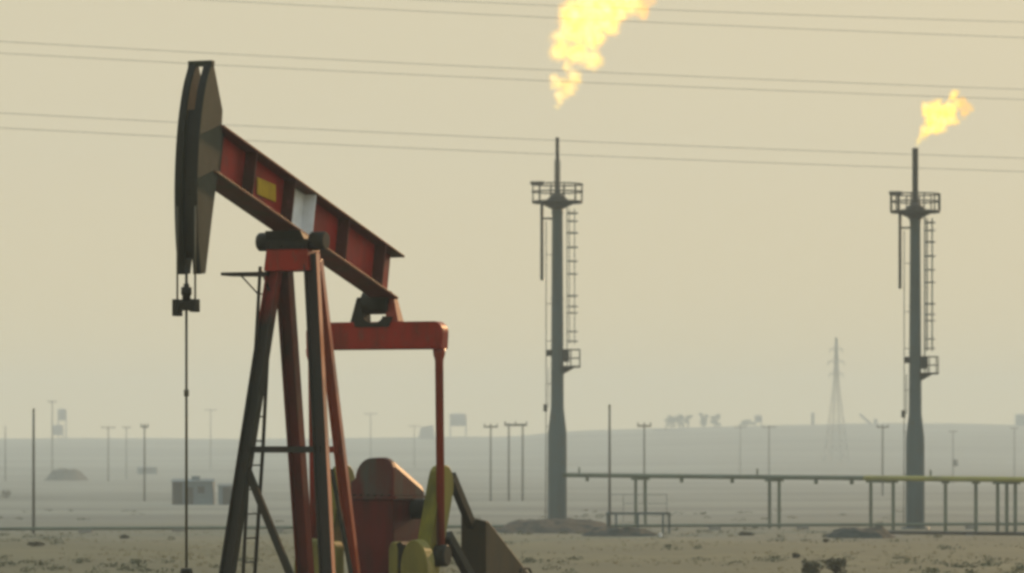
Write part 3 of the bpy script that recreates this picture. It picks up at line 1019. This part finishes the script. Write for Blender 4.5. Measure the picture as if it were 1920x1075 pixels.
# ------------------------------------------------------------------ overhead wires
WIRES = [(-8 - 55, 42), (-30, 70), (78, 168), (100, 187), (212, 297), (240, 322)]
WIRES[0] = (-38, 42); WIRES[1] = (-22, 71)
WLAB = ['faint overhead conductor, uppermost of the six crossing the sky', 'faint overhead conductor of the upper pair, second of the six from the top',
        'faint overhead conductor just above the horse head top, third of the six', 'faint overhead conductor crossing at the horse head top, fourth of the six',
        'faint overhead conductor crossing the horse head middle, upper wire of the lowest pair', 'faint overhead conductor, lowest of the six, crossing the stack tips']
for (ya, yb), lab in zip(WIRES, WLAB):
    pts = []
    for k in range(81):
        px = -3000 + 8000 * k / 80
        py = ya + (yb - ya) * px / 1920.0 + 9.0 * (1 - min(4.0, ((px - 960) / 960.0)**2)) * 0.6
        Y = 395 + 30 * px / 1920.0
        pts.append(at(px, py, Y))
    o = MB().tube(pts, 0.025, 6).build('overhead_wire', M['wire'])
    tag(o, lab, 'wire', 'overhead wires')


# ------------------------------------------------------------------ utility poles
def pole(px, top, base, label, arm=0.0, rad=0.13, extra=None, arms=1, Y=None):
    rad *= 0.62
    Y = Y or dist_for(base, px)
    b = on_ground(px, Y)
    h = EYE + (HY - top) * Y / F - b.z
    root = empty('utility_pole', b, 0, label, 'utility pole', 'utility poles on the plain')
    MB().tube([(0, 0, -0.5), (0, 0, h)], [rad * 1.2, rad * 0.85], 10).build('pole', M['wood'], root)
    for k in range(arms if arm else 0):
        w_ = arm * Y / F / 2
        zz_ = h - 0.25 - 0.9 * k
        ar = MB().box((-w_, -0.09, zz_ - 0.1), (w_, 0.09, zz_ + 0.1)).build('crossarm', M['wood'], root)
        for q_ in (-0.9, 0.0, 0.9):
            MB().tube([(w_ * q_, 0, zz_ + 0.1), (w_ * q_, 0, zz_ + 0.42)], 0.07, 6).build('insulator', M['stackdark'], ar)
    if not arm:
        MB().tube([(0, 0, h - 0.004), (0, 0, h + 0.3)], 0.06, 6).build('insulator', M['stackdark'], root)
    if extra == 'transformer':
        zz_ = h - 60 * Y / F
        MB().tube([(0.5, -0.2, zz_ - 0.8), (0.5, -0.2, zz_ + 0.8)], 0.6, 10).build('transformer', M['stackdark'], root)
    return root


pole(63, 775, 1000, 'tall bare wooden pole, the sharpest one, at the far left', 0, 0.125)
pole(1143, 768, 1000, 'tall bare wooden pole between thin-tipped stack and first pipe support', 0, 0.115)
pole(271, 797, 940, 'dark pole with short crossarm left of the grey shed', 14, 0.16)
pole(98, 752, 900, 'hazy tall pole with crossarm beside the stacked tank tower', 16, 0.22)
pole(203, 800, 905, 'faint pole with wide crossarm between bare pole and dark pole', 26, 0.22)
pole(237, 800, 898, 'faintest narrow pole just left of the dark pole with short crossarm', 16, 0.2)
pole(395, 768, 880, 'faint tall pole with crossarm behind the rod, above the grey shed', 22, 0.24)
pole(10, 800, 905, 'very faint pole at the left edge of the plain', 0, 0.2)
pole(695, 775, 880, 'faint tall pole with crossarm above the gearbox', 24, 0.24)
pole(777, 798, 880, 'very faint pole between gearbox and right pitman arm', 20, 0.2)
pole(920, 797, 940, 'pole with wide crossarm, left neighbour of the twin-legged pole', 26, 0.16)
pole(1208, 795, 945, 'pole with wide crossarm rising above the first pipe support', 26, 0.16)
pole(1388, 800, 890, 'very faint pole under the ridge shrub', 22, 0.22)
pole(1442, 799, 905, 'pole with wide crossarm rising above the second pipe support', 26, 0.26)
pole(1655, 798, 930, 'pole with crossarm between lattice pylon and right flare stack', 22, 0.2)
pole(1787, 808, 905, 'faint pole carrying a drum transformer, right of the right flare stack', 14, 0.2, 'transformer')
pole(1902, 802, 900, 'very faint pole below the ridge building at the right edge', 14, 0.22)
# twin-legged pole
Y = dist_for(940, 967)
b = on_ground(967, Y)
h = EYE + (HY - 794) * Y / F - b.z
tw = empty('utility_pole', b, 0, 'twin-legged pole with one crossbar joining both tops', 'utility pole', 'utility poles on the plain')
for px in (954, 980):
    MB().tube([((px - 967) * Y / F, 0, -0.4), ((px - 967) * Y / F, 0, h)], [0.13, 0.10], 10).build('pole', M['wood'], tw)
w_ = 21 * Y / F
ar = MB().box((-w_, -0.1, h - 0.35), (w_, 0.1, h - 0.08)).build('crossarm', M['wood'], tw)
for q_ in (-0.95, 0, 0.95):
    MB().tube([(w_ * q_, 0, h - 0.08), (w_ * q_, 0, h + 0.25)], 0.08, 6).build('insulator', M['stackdark'], ar)

# ------------------------------------------------------------------ lattice pylon
Y = 1600
b = on_ground(1568, Y)
H = EYE + (HY - 633) * Y / F - b.z
PY = empty('lattice_pylon', b, R(20), 'tall hazy lattice pylon rising above the ridge left of the right stack', 'pylon')
mb = MB()
def pw(z): 
    f = z / H
    return 3.6 * (1 - f / 0.62) + 0.8 * (f / 0.62) if f < 0.62 else 0.8 * (1 - (f - 0.62) / 0.38) + 0.25 * (f - 0.62) / 0.38
levels = [0, 0.12, 0.23, 0.33, 0.42, 0.5, 0.56, 0.62, 0.67, 0.72, 0.77, 0.82, 0.87, 0.92, 1.0]
for a, c in zip(levels, levels[1:]):
    za, zc_ = a * H, c * H
    wa, wc = pw(za), pw(zc_)
    ca = [V((sx * wa, sy * wa, za)) for sx, sy in ((-1, -1), (1, -1), (1, 1), (-1, 1))]
    cc = [V((sx * wc, sy * wc, zc_)) for sx, sy in ((-1, -1), (1, -1), (1, 1), (-1, 1))]
    for k in range(4):
        mb.tube([ca[k], cc[k]], 0.13, 4)
        mb.tube([ca[k], cc[(k + 1) % 4]], 0.07, 4)
        mb.tube([ca[(k + 1) % 4], cc[k]], 0.07, 4)
        mb.tube([cc[k], cc[(k + 1) % 4]], 0.07, 4)
mb.build('lattice_tower', M['pylon'], PY)
for fz, ww in ((0.90, 2.6), (0.80, 3.3), (0.70, 2.8)):
    mb = MB()
    z = fz * H
    for sx in (-1, 1):
        for sy in (-1, 1):
            mb.tube([(0, sy * pw(z), z), (sx * ww, 0, z + 0.2)], 0.1, 4)
        mb.tube([(0, 0, z + 1.3), (sx * ww, 0, z + 0.2)], 0.1, 4)
    ca = mb.build('crossarm', M['pylon'], PY)
    for sx in (-1, 1):
        MB().tube([(sx * ww, 0, z + 0.2), (sx * ww, 0, z - 1.3)], 0.12, 5).build('insulator', M['pylon'], ca)

# ------------------------------------------------------------------ elevated pipeline
PL = empty('elevated_pipeline', on_ground(1300, 287), 0, 'elevated grey-green pipe turning yellow at right, carried on thin legs', 'pipeline')
o = PL.location
def pipe_pt(px):
    u = (px - 1062) / 858.0
    Y = 299 - 38 * u
    y = 891 + 8.5 * u
    return at(px, y, Y) - o
pts = [pipe_pt(px) for px in range(1058, 1625, 20)]
MB().tube(pts + [pipe_pt(1622)], 0.155, 12).build('pipe', M['pipe'], PL)
MB().tube([pipe_pt(px) for px in (1622, 1700, 1800, 1900, 2000, 2100, 2250, 2600, 3000)], 0.17, 12).build('yellow_pipe', M['pipeyellow'], PL)
def support(pxs, beam_px=None):
    mb = MB()
    for px in pxs:
        p = pipe_pt(px)
        gz = ground(p.x + o.x, p.y + o.y) - o.z
        mb.box((p.x - 0.10, p.y + 0.0, gz - 0.2), (p.x + 0.10, p.y + 0.2, p.z - 0.30))
    a, b_ = pipe_pt(min(pxs)), pipe_pt(max(pxs))
    mb.bar(a + V((-0.25, 0.1, -0.225)), b_ + V((0.25, 0.1, -0.225)), 0.22, 0.14, (0, 1, 0))
    mb.build('support_frame', M['pipe'], PL)
for s_ in ((1192, 1210), (1443, 1461), (1633, 1675), (1773,), (1830,), (1871, 1888, 1904), (2040, 2080), (2300,), (2600,), (2900,)):
    support(s_)
mb_ = None
for px in (1101, 1278, 1373, 1530, 1597):
    p = pipe_pt(px)
    MB().box((p.x - 0.12, p.y - 0.12, p.z - 0.42), (p.x + 0.12, p.y + 0.12, p.z - 0.14)).build('pipe_shoe', M['pipe'], PL)
for px in (1086, 1420, 1745):
    p = pipe_pt(px)
    MB().tube([(p.x, p.y, p.z + 0.12), (p.x, p.y, p.z + 0.55)], 0.06, 6).build('vent_stub', M['pipe'], PL)

# long ground pipe behind
GP = empty('ground_pipeline', on_ground(600, 268), 0, 'long thin grey pipe lying low across the whole plain behind the pump jack', 'pipeline')
o2 = GP.location.copy()
def gpt(px):
    Y = 256 + 26 * max(0, min(1, px / 1920.0))
    return at(px, 992 - 9.5 * px / 1920.0, Y) - o2
MB().tube([gpt(px) for px in range(-2000, 4001, 100)], 0.10, 10).build('pipe', M['pipe'], GP)
for px in (-1500, -900, -240, 160, 335, 520, 800, 1340, 1505, 1822, 2200, 2900, 3500):
    p = gpt(px)
    MB().box((p.x - 0.4, p.y - 0.3, p.z - 0.55), (p.x + 0.4, p.y + 0.3, p.z - 0.06)).build('pipe_block', M['concrete'], GP)

# near ground pipe at the right on its block
NP = empty('ground_pipeline', on_ground(1760, 243), 0, 'dark pipe lying low in front of the right stack, ending at a soil mound', 'pipeline')
o3 = NP.location.copy()
def npt(px): return at(px, 998 + 3 * (px - 1600) / 320.0, 246 - 4 * (px - 1600) / 320.0) - o3
MB().tube([npt(px) for px in (1598, 1650, 1700, 1800, 1900, 2000, 2200)], 0.105, 10).build('pipe', M['stackdark'], NP)
for px in (1820, 2050):
    p = npt(px)
    MB().box((p.x - 0.3, p.y - 0.25, p.z - 0.9), (p.x + 0.3, p.y + 0.25, p.z - 0.07)).build('pipe_block', M['concrete'], NP)
a, b_ = at(1632, 1003, 243), at(1690, 1026, 243)
cb = MB().box((a.x, 242.2, b_.z - 0.4), (b_.x, 243.6, a.z - 0.02)).build('concrete_block', M['concrete'], None, 0.04)
tag(cb, 'squat grey concrete block under the dark low pipe at right', 'concrete block')


# ------------------------------------------------------------------ soil mounds
def mound(px, Y, rx, ry, h, label, seed):
    c = on_ground(px, Y)
    n, m_ = 80, 20
    vs, fs = [], []
    for j in range(m_ + 1):
        r = j / m_
        for k in range(n):
            a = 2 * math.pi * k / n
            wob = 1 + 0.22 * noise.noise(V((math.cos(a) * 1.7 + seed, math.sin(a) * 1.7, seed)))
            x, y = rx * r * wob * math.cos(a), ry * r * wob * math.sin(a)
            z = h * (1 - sstep(0.45, 1.0, r)) * (1 + 0.35 * noise.noise(V((x * 0.7 + seed, y * 0.5, 1.0)))) + 0.16 * noise.noise(V((x * 2.1, y * 1.6, seed))) + 0.07 * noise.noise(V((x * 5.5, y * 4.5, seed))) + 0.16 * max(0, noise.noise(V((x * 1.1, y * 0.9, seed + 3))))
            z += ground(c.x + x, c.y + y) - c.z
            if j >= m_ - 1: z -= 0.25 * (j - m_ + 2) / 2
            vs.append((x, y, z))
    for j in range(m_):
        for k in range(n):
            a = j * n + k; b_ = j * n + (k + 1) % n
            fs.append((a, b_, b_ + n, a + n))
    fs.append(tuple(range(n)))
    me = bpy.data.meshes.new('soil_mound')
    me.from_pydata(vs, [], fs)
    for p in me.polygons: p.use_smooth = True
    ob = link('soil_mound', me, M['mound'])
    ob.location = c
    return tag(ob, label, 'mound', 'soil mounds')


mound(1045, 268, 4.3, 13, 0.62, 'low dark soil mound at the foot of the thin-tipped stack', 1.3)
mound(1165, 243, 2.5, 5, 0.36, 'flat dark soil mound below the low railing', 4.1)
mound(1612, 238, 2.2, 4, 0.5, 'small dark soil mound where the low dark pipe ends', 7.7)
mound(125, 1100, 6.0, 20, 2.6, 'hazy pale spoil mound between the two leftmost poles', 2.4)
p = on_ground(1240, 236)
lt = MB().hexa([(-0.12, -0.1, 0), (0.1, -0.12, 0), (0.13, 0.1, 0), (-0.1, 0.12, 0), (-0.16, -0.02, 0.16), (-0.05, -0.04, 0.26), (0.0, 0.04, 0.24), (-0.12, 0.05, 0.18)]).build('scrap_sheet', M['litter'])
lt.location = p
tag(lt, 'small white scrap lying right of the flat soil mound', 'scrap')

# ------------------------------------------------------------------ low railing
Y = 255
rb = on_ground(1196, Y)
RL = empty('railing', rb, 0, 'low dark steel railing round the first pipe support', 'railing')
def rl(px, py): return at(px, py, Y) - rb
mb = MB()
for px in (1139, 1155, 1196, 1243, 1255):
    p = rl(px, 963)
    MB().box((p.x - 0.06, -0.06, -0.3), (p.x + 0.06, 0.06, p.z)).build('rail_post', M['stack'], RL)
a, b_ = rl(1136, 963), rl(1257, 963)
MB().bar(a, b_, 0.14, 0.14, (0, 1, 0)).build('rail', M['stack'], RL)
mb = MB()
a, b_ = rl(1142, 928), rl(1252, 928)
for px in (1142, 1170, 1252):
    p = rl(px, 928)
    mb.tube([(p.x, 1.5, 0), (p.x, 1.5, p.z)], 0.022, 5)
mb.tube([a + V((0, 1.5, 0)), b_ + V((0, 1.5, 0))], 0.022, 5)
mb.tube([rl(1170, 945) + V((0, 1.5, 0)), rl(1252, 945) + V((0, 1.5, 0))], 0.022, 5)
mb.build('back_rail', M['pylon'], RL)


# ------------------------------------------------------------------ small buildings and tanks
def shed(x0, x1, top, base, label, vent=False, Y=None):
    Y = Y or dist_for(base, (x0 + x1) / 2)
    b = on_ground((x0 + x1) / 2, Y)
    w = (x1 - x0) * Y / F / 2
    h = EYE + (HY - top) * Y / F - b.z
    root = empty('shed', b, 0, label, 'shed')
    wl_ = MB().box((-w, -1.6, -0.3), (w, 1.6, h * 0.9)).build('wall', M['shed'], root)
    rf = MB().prism([(-w - 0.12, -1.8, h * 0.9), (w + 0.12, -1.8, h * 0.9), (w + 0.12, 0, h), (-w - 0.12, 0, h)], (0, 0, 0.08)).build('roof', M['shedroof'], root)
    MB().box((-w * 0.35, -1.66, 0), (-w * 0.35 + 0.9, -1.6, 2.0)).build('door', M['stackdark'], root)
    MB().box((w * 0.25, -1.65, h * 0.45), (w * 0.25 + 0.8, -1.6, h * 0.72)).build('window', M['stackdark'], root)
    if vent:
        MB().box((-0.15, -0.7, h * 0.9), (0.75, 0.2, h * 1.13)).build('roof_unit', M['shed'], root)
        MB().box((-w - 0.002, -1.7, -0.3), (-w + 1.2, -1.602, h * 0.9)).build('side_bay', M['stackdark'], root)
    return root


shed(325, 401, 899, 946, 'grey-blue shed with roof unit behind the polished rod', True)
shed(411, 436, 908, 946, 'small pale blue shed between grey-blue shed and left post leg')
shed(258, 295, 876, 891, 'far dark block-like shed behind the pole with short crossarm')
shed(1904, 1950, 777, 806, 'hazy blocky building on the ridge at the right edge', Y=2440)
shed(1290 - 65, 1290, 806, 816, 'low hazy long shed just under the ridge trees', Y=2330)


def tank_tower(px, Y, blocks, label, name='water_tower', cat='water tower'):
    b = on_ground(px, Y)
    root = empty(name, b, 0, label, cat)
    for i, (x0, x1, y0, y1) in enumerate(blocks):
        a, c = at(x0, y1, Y) - b, at(x1, y0, Y) - b
        MB().tube([((a.x + c.x) / 2, 0, a.z), ((a.x + c.x) / 2, 0, c.z - 0.5), ((a.x + c.x) / 2, 0, c.z)], [(c.x - a.x) / 2, (c.x - a.x) / 2, (c.x - a.x) / 2.6], 14).build('tank', M['tank'], root)
        for xx in (a.x + 0.4, c.x - 0.4):
            MB().tube([(xx, 0, -0.5), (xx, 0, a.z + 0.1)], 0.35, 6).build('leg', M['tank'], root)
    return root


tank_tower(109, 2380, [(97, 119, 797, 816), (108, 125, 767, 789)], 'hazy tower of two stacked tanks on the ridge at far left')
tank_tower(859, 2400, [(843, 875, 776, 799)], 'hazy wide tank on legs above the ridge right of the pitman arm')
tank_tower(1421, 2420, [(1415, 1429, 779, 792)], 'small hazy tank on legs beside the ridge shrub')
b = on_ground(800, 2400)
o_ = MB().hexa([(-5, -2, -1), (5, -2, -1), (5, 2, -1), (-5, 2, -1), (-3.2, -2, 6.6), (3.6, -2, 7.6), (3.6, 2, 7.6), (-3.2, 2, 6.6)]).build('ridge_building', M['tank'])
o_.location = b
tag(o_, 'low hazy building on the ridge left of the right pitman arm', 'building')
b = on_ground(1524, 2420)
o_ = MB().tube([(0, 0, -1), (0, 0, 5.2), (0, 0, 5.25), (0, 0, 7.4)], [0.9, 0.9, 1.1, 0.8], 8).build('ridge_post', M['tank'])
o_.location = b
tag(o_, 'short hazy post on the ridge left of the lattice pylon', 'post')
Y = 2420
b = on_ground(1630, Y)
BM = empty('crane', b, 0, 'tiny hazy crane with slanted boom on the ridge right of the pylon', 'crane')
MB().box((-0.4 + 3, -1.2, -0.5), (4.4, 1.2, 3.2)).build('crane_body', M['tank'], BM)
MB().bar(at(1612, 777, Y) - b, at(1637, 799, Y) - b, 0.9, 1.3, (0, 1, 0)).build('boom', M['tank'], BM)
for px, py, w in ((1803, 770, 0)  ,):
    pass


# ------------------------------------------------------------------ trees on the ridge and shrubs
def leaf_cloud(mb, c, rx, ry, rz, n, size, rnd):
    bm = mb.bm
    for _ in range(n):
        while True:
            p = V((rnd.uniform(-1, 1), rnd.uniform(-1, 1), rnd.uniform(-1, 1)))
            if 0.15 < p.length < 1: break
        p = V((c[0] + p.x * rx, c[1] + p.y * ry, c[2] + p.z * rz))
        d = V((rnd.gauss(0, 1), rnd.gauss(0, 1), rnd.gauss(0, 1))).normalized()
        e = d.orthogonal().normalized()
        f = d.cross(e)
        s = size * rnd.uniform(0.6, 1.4)
        bm.faces.new([bm.verts.new(p + e * s), bm.verts.new(p + f * s * 0.6), bm.verts.new(p - e * s), bm.verts.new(p - f * s * 0.6)])


def tree(px, top, width, label, seed, Y=2430):
    rnd = random.Random(seed)
    b = on_ground(px, Y)
    h = EYE + (HY - top) * Y / F - b.z
    w = width * Y / F / 2
    root = empty('tree', b, 0, label, 'tree', 'trees on the ridge')
    MB().tube([(0, 0, -0.5), (0.1, 0, h * 0.35), (-0.15, 0.1, h * 0.75)], [0.5, 0.36, 0.15], 7).build('trunk', M['trunk'], root)
    mb = MB()
    for k in range(11):
        a = rnd.uniform(0, 6.28); r = w * 0.75 * rnd.uniform(0.2, 1)
        leaf_cloud(mb, (r * math.cos(a), r * math.sin(a), h * rnd.uniform(0.16, 0.82)), w * rnd.uniform(0.25, 0.5), w * 0.5, h * rnd.uniform(0.08, 0.2), 55, 0.5, rnd)
    mb.build('crown', M['leaf'], root)


tree(1258, 777, 24, 'hazy ridge tree with the widest crown, leftmost of the five', 1)
tree(1274, 774, 20, 'hazy ridge tree second from left, touching the widest crown', 2)
tree(1290, 775, 17, 'hazy ridge tree in the middle of the five', 3)
tree(1319, 772, 16, 'thin hazy ridge tree left of the round-crowned one', 4)
tree(1341, 775, 22, 'round-crowned hazy ridge tree, rightmost of the five', 5)
tree(1400, 786, 30, 'low hazy shrubby tree beside the small ridge tank', 6)


def shrub(px, base, w, h, label, seed, group='dry shrubs'):
    rnd = random.Random(seed)
    Y = dist_for(base, px)
    b = on_ground(px, Y)
    s = Y / F
    root = empty('shrub', b, 0, label, 'shrub', group)
    mb = MB()
    for k in range(9):
        a = rnd.uniform(0, 6.28); q_ = rnd.uniform(0.2, 0.9)
        mb.tube([(0, 0, -0.05), (math.cos(a) * w * s * 0.5 * q_, math.sin(a) * w * s * 0.5 * q_, h * s * rnd.uniform(0.6, 1.0))], [0.015, 0.006], 4)
    mb.build('stem', M['trunk'], root)
    mb = MB()
    for k in range(11):
        a = rnd.uniform(0, 6.28); r = w * s * 0.38 * rnd.uniform(0.2, 1)
        leaf_cloud(mb, (r * math.cos(a), r * math.sin(a), h * s * rnd.uniform(0.12, 0.7)), w * s * rnd.uniform(0.14, 0.26), w * s * 0.26, h * s * rnd.uniform(0.15, 0.3), 70, 0.05, rnd)
    mb.build('foliage', M['shrub'], root)


shrub(1520, 1080, 42, 34, 'dark dry shrub at the bottom edge, left one of two close neighbours', 11)
shrub(1568, 1080, 44, 34, 'reddish dark shrub at the bottom edge, right one of two close neighbours', 12)
shrub(1548, 1017, 14, 8, 'small dark shrub at the left end of the right-hand soil mound', 13)
shrub(66, 1026, 34, 9, 'low dark shrub at the foot of the sharp bare pole', 14)
shrub(12, 935, 30, 18, 'hazy dark bush at the left edge above the ground pipe', 15)
shrub(1400, 1005, 40, 9, 'low dark shrub under the elevated pipe, left of its second support', 16)
shrub(232, 1012, 22, 8, 'low dry shrub in front of the ground pipe, left of the shed', 17)
shrub(1492, 1048, 16, 9, 'tiny tan shrub left of the two bottom-edge shrubs', 18)

# ------------------------------------------------------------------ dry grass
rnd = random.Random(5)
bm = bmesh.new()
for i in range(4000):
    Y = 128 + 150 * rnd.random()**1.5
    px = rnd.uniform(-150, 2070)
    x = (px - CX) * Y / F
    dens = noise.noise(V((x / 5.0, Y / 16.0, 1.7))) + 0.5 * noise.noise(V((x / 1.6, Y / 5.0, 8.7)))
    if dens < -0.12 + 0.25 * rnd.random(): continue
    z = ground(x, Y)
    hgt = rnd.uniform(0.04, 0.13) * (1.15 if dens > 0.3 else 0.8)
    for k in range(5):
        a = rnd.uniform(0, 6.28)
        r = rnd.uniform(0.0, 0.10)
        bx, by = x + r * math.cos(a), Y + r * math.sin(a)
        lean = rnd.uniform(0.2, 0.9) * hgt
        w = rnd.uniform(0.010, 0.028)
        b2 = rnd.uniform(0, 6.28)
        bm.faces.new([bm.verts.new((bx - w * math.cos(b2), by - w * math.sin(b2), z - 0.01)), bm.verts.new((bx + w * math.cos(b2), by + w * math.sin(b2), z - 0.01)),
                      bm.verts.new((bx + lean * math.cos(a), by + lean * math.sin(a), z + hgt))])
me = bpy.data.meshes.new('dry_grass')
bm.to_mesh(me); bm.free()
gr_ = link('dry_grass', me, M['grass'])
tag(gr_, 'dry tan grass covering the near ground', 'grass', kind='stuff')

# low grey-green scrub in drifts
rnd = random.Random(21)
mb = MB()
for i in range(420):
    Y = rnd.choice((rnd.uniform(185, 262), rnd.uniform(140, 165), rnd.uniform(262, 420)))
    px = rnd.uniform(-150, 2070)
    x = (px - CX) * Y / F
    if noise.noise(V((x / 7.0, Y / 22.0, 5.5))) < -0.02: continue
    z = ground(x, Y)
    wd = rnd.uniform(0.2, 0.7)
    leaf_cloud(mb, (x, Y, z + 0.05), wd, wd, rnd.uniform(0.08, 0.20), 46, 0.05, rnd)
so_ = mb.build('scrub', M['scrub'])
tag(so_, 'low grey-green scrub drifting across the plain', 'scrub', kind='stuff')

# ------------------------------------------------------------------ air
HAZE = 0.00047
hm = bpy.data.materials.new('dusty_air')
hm.use_nodes = True
nt = hm.node_tree
nt.nodes.clear()
out = nt.nodes.new('ShaderNodeOutputMaterial')
pv = nt.nodes.new('ShaderNodeVolumePrincipled')
pv.inputs['Color'].default_value = (0.915, 1.0, 0.995, 1)
pv.inputs['Density'].default_value = HAZE
pv.inputs['Anisotropy'].default_value = 0.0
nt.links.new(pv.outputs[0], out.inputs['Volume'])
hz_ = MB().box((-1050, -230, -7), (1050, 2830, 54)).build('haze', hm)
tag(hz_, kind='stuff')

# ------------------------------------------------------------------ light
SUN_AZ, SUN_EL = R(66), R(14)        # from +X towards +Y : to the right and behind
sd = bpy.data.lights.new('sun', 'SUN')
sd.energy = 2.4
sd.angle = R(1.0)
sd.color = (1.0, 0.60, 0.29)
so = bpy.data.objects.new('sun', sd)
COL.objects.link(so)
dirv = V((math.cos(SUN_EL) * math.cos(SUN_AZ), math.cos(SUN_EL) * math.sin(SUN_AZ), math.sin(SUN_EL)))
so.rotation_euler = dirv.to_track_quat('Z', 'Y').to_euler()
so.location = (60, 60, 60)

w = bpy.data.worlds.new('World')
scene.world = w
w.use_nodes = True
nt = w.node_tree
bg = nt.nodes['Background']
sky = nt.nodes.new('ShaderNodeTexSky')
sky.sky_type = 'NISHITA'
sky.sun_disc = False
sky.sun_elevation = SUN_EL
sky.sun_rotation = math.pi / 2 - SUN_AZ
sky.dust_density = 6.0
sky.air_density = 1.5
tcw = nt.nodes.new('ShaderNodeTexCoord')
spw = nt.nodes.new('ShaderNodeSeparateXYZ')
nt.links.new(tcw.outputs['Generated'], spw.inputs[0])
mrw = nt.nodes.new('ShaderNodeMapRange')
mrw.interpolation_type = 'SMOOTHSTEP'
mrw.inputs['From Min'].default_value = 0.12
mrw.inputs['From Max'].default_value = 0.75
nt.links.new(spw.outputs[2], mrw.inputs[0])
mrl = nt.nodes.new('ShaderNodeMapRange')
mrl.inputs['From Min'].default_value = 0.0
mrl.inputs['From Max'].default_value = 0.07
nt.links.new(spw.outputs[2], mrl.inputs[0])
low = mixrgb(nt, mrl.outputs[0], (7.8, 6.45, 3.8), (6.9, 6.22, 4.4))
dust = mixrgb(nt, mrw.outputs[0], low, (6.6, 8.1, 8.9))     # dust low down, paler blue overhead
c = mixrgb(nt, 0.97, sky.outputs[0], dust)
nt.links.new(c, bg.inputs['Color'])
bg.inputs['Strength'].default_value = 0.1

# ------------------------------------------------------------------ render settings
scene.view_settings.view_transform = 'Standard'
scene.view_settings.look = 'None'
scene.view_settings.exposure = 0.0
scene.view_settings.gamma = 1.0
cy = scene.cycles
cy.use_denoising = True
cy.volume_bounces = 5
cy.max_bounces = 8
cy.diffuse_bounces = 3
cy.volume_step_rate = 0.2
cy.volume_max_steps = 256
cy.filter_width = 3.2
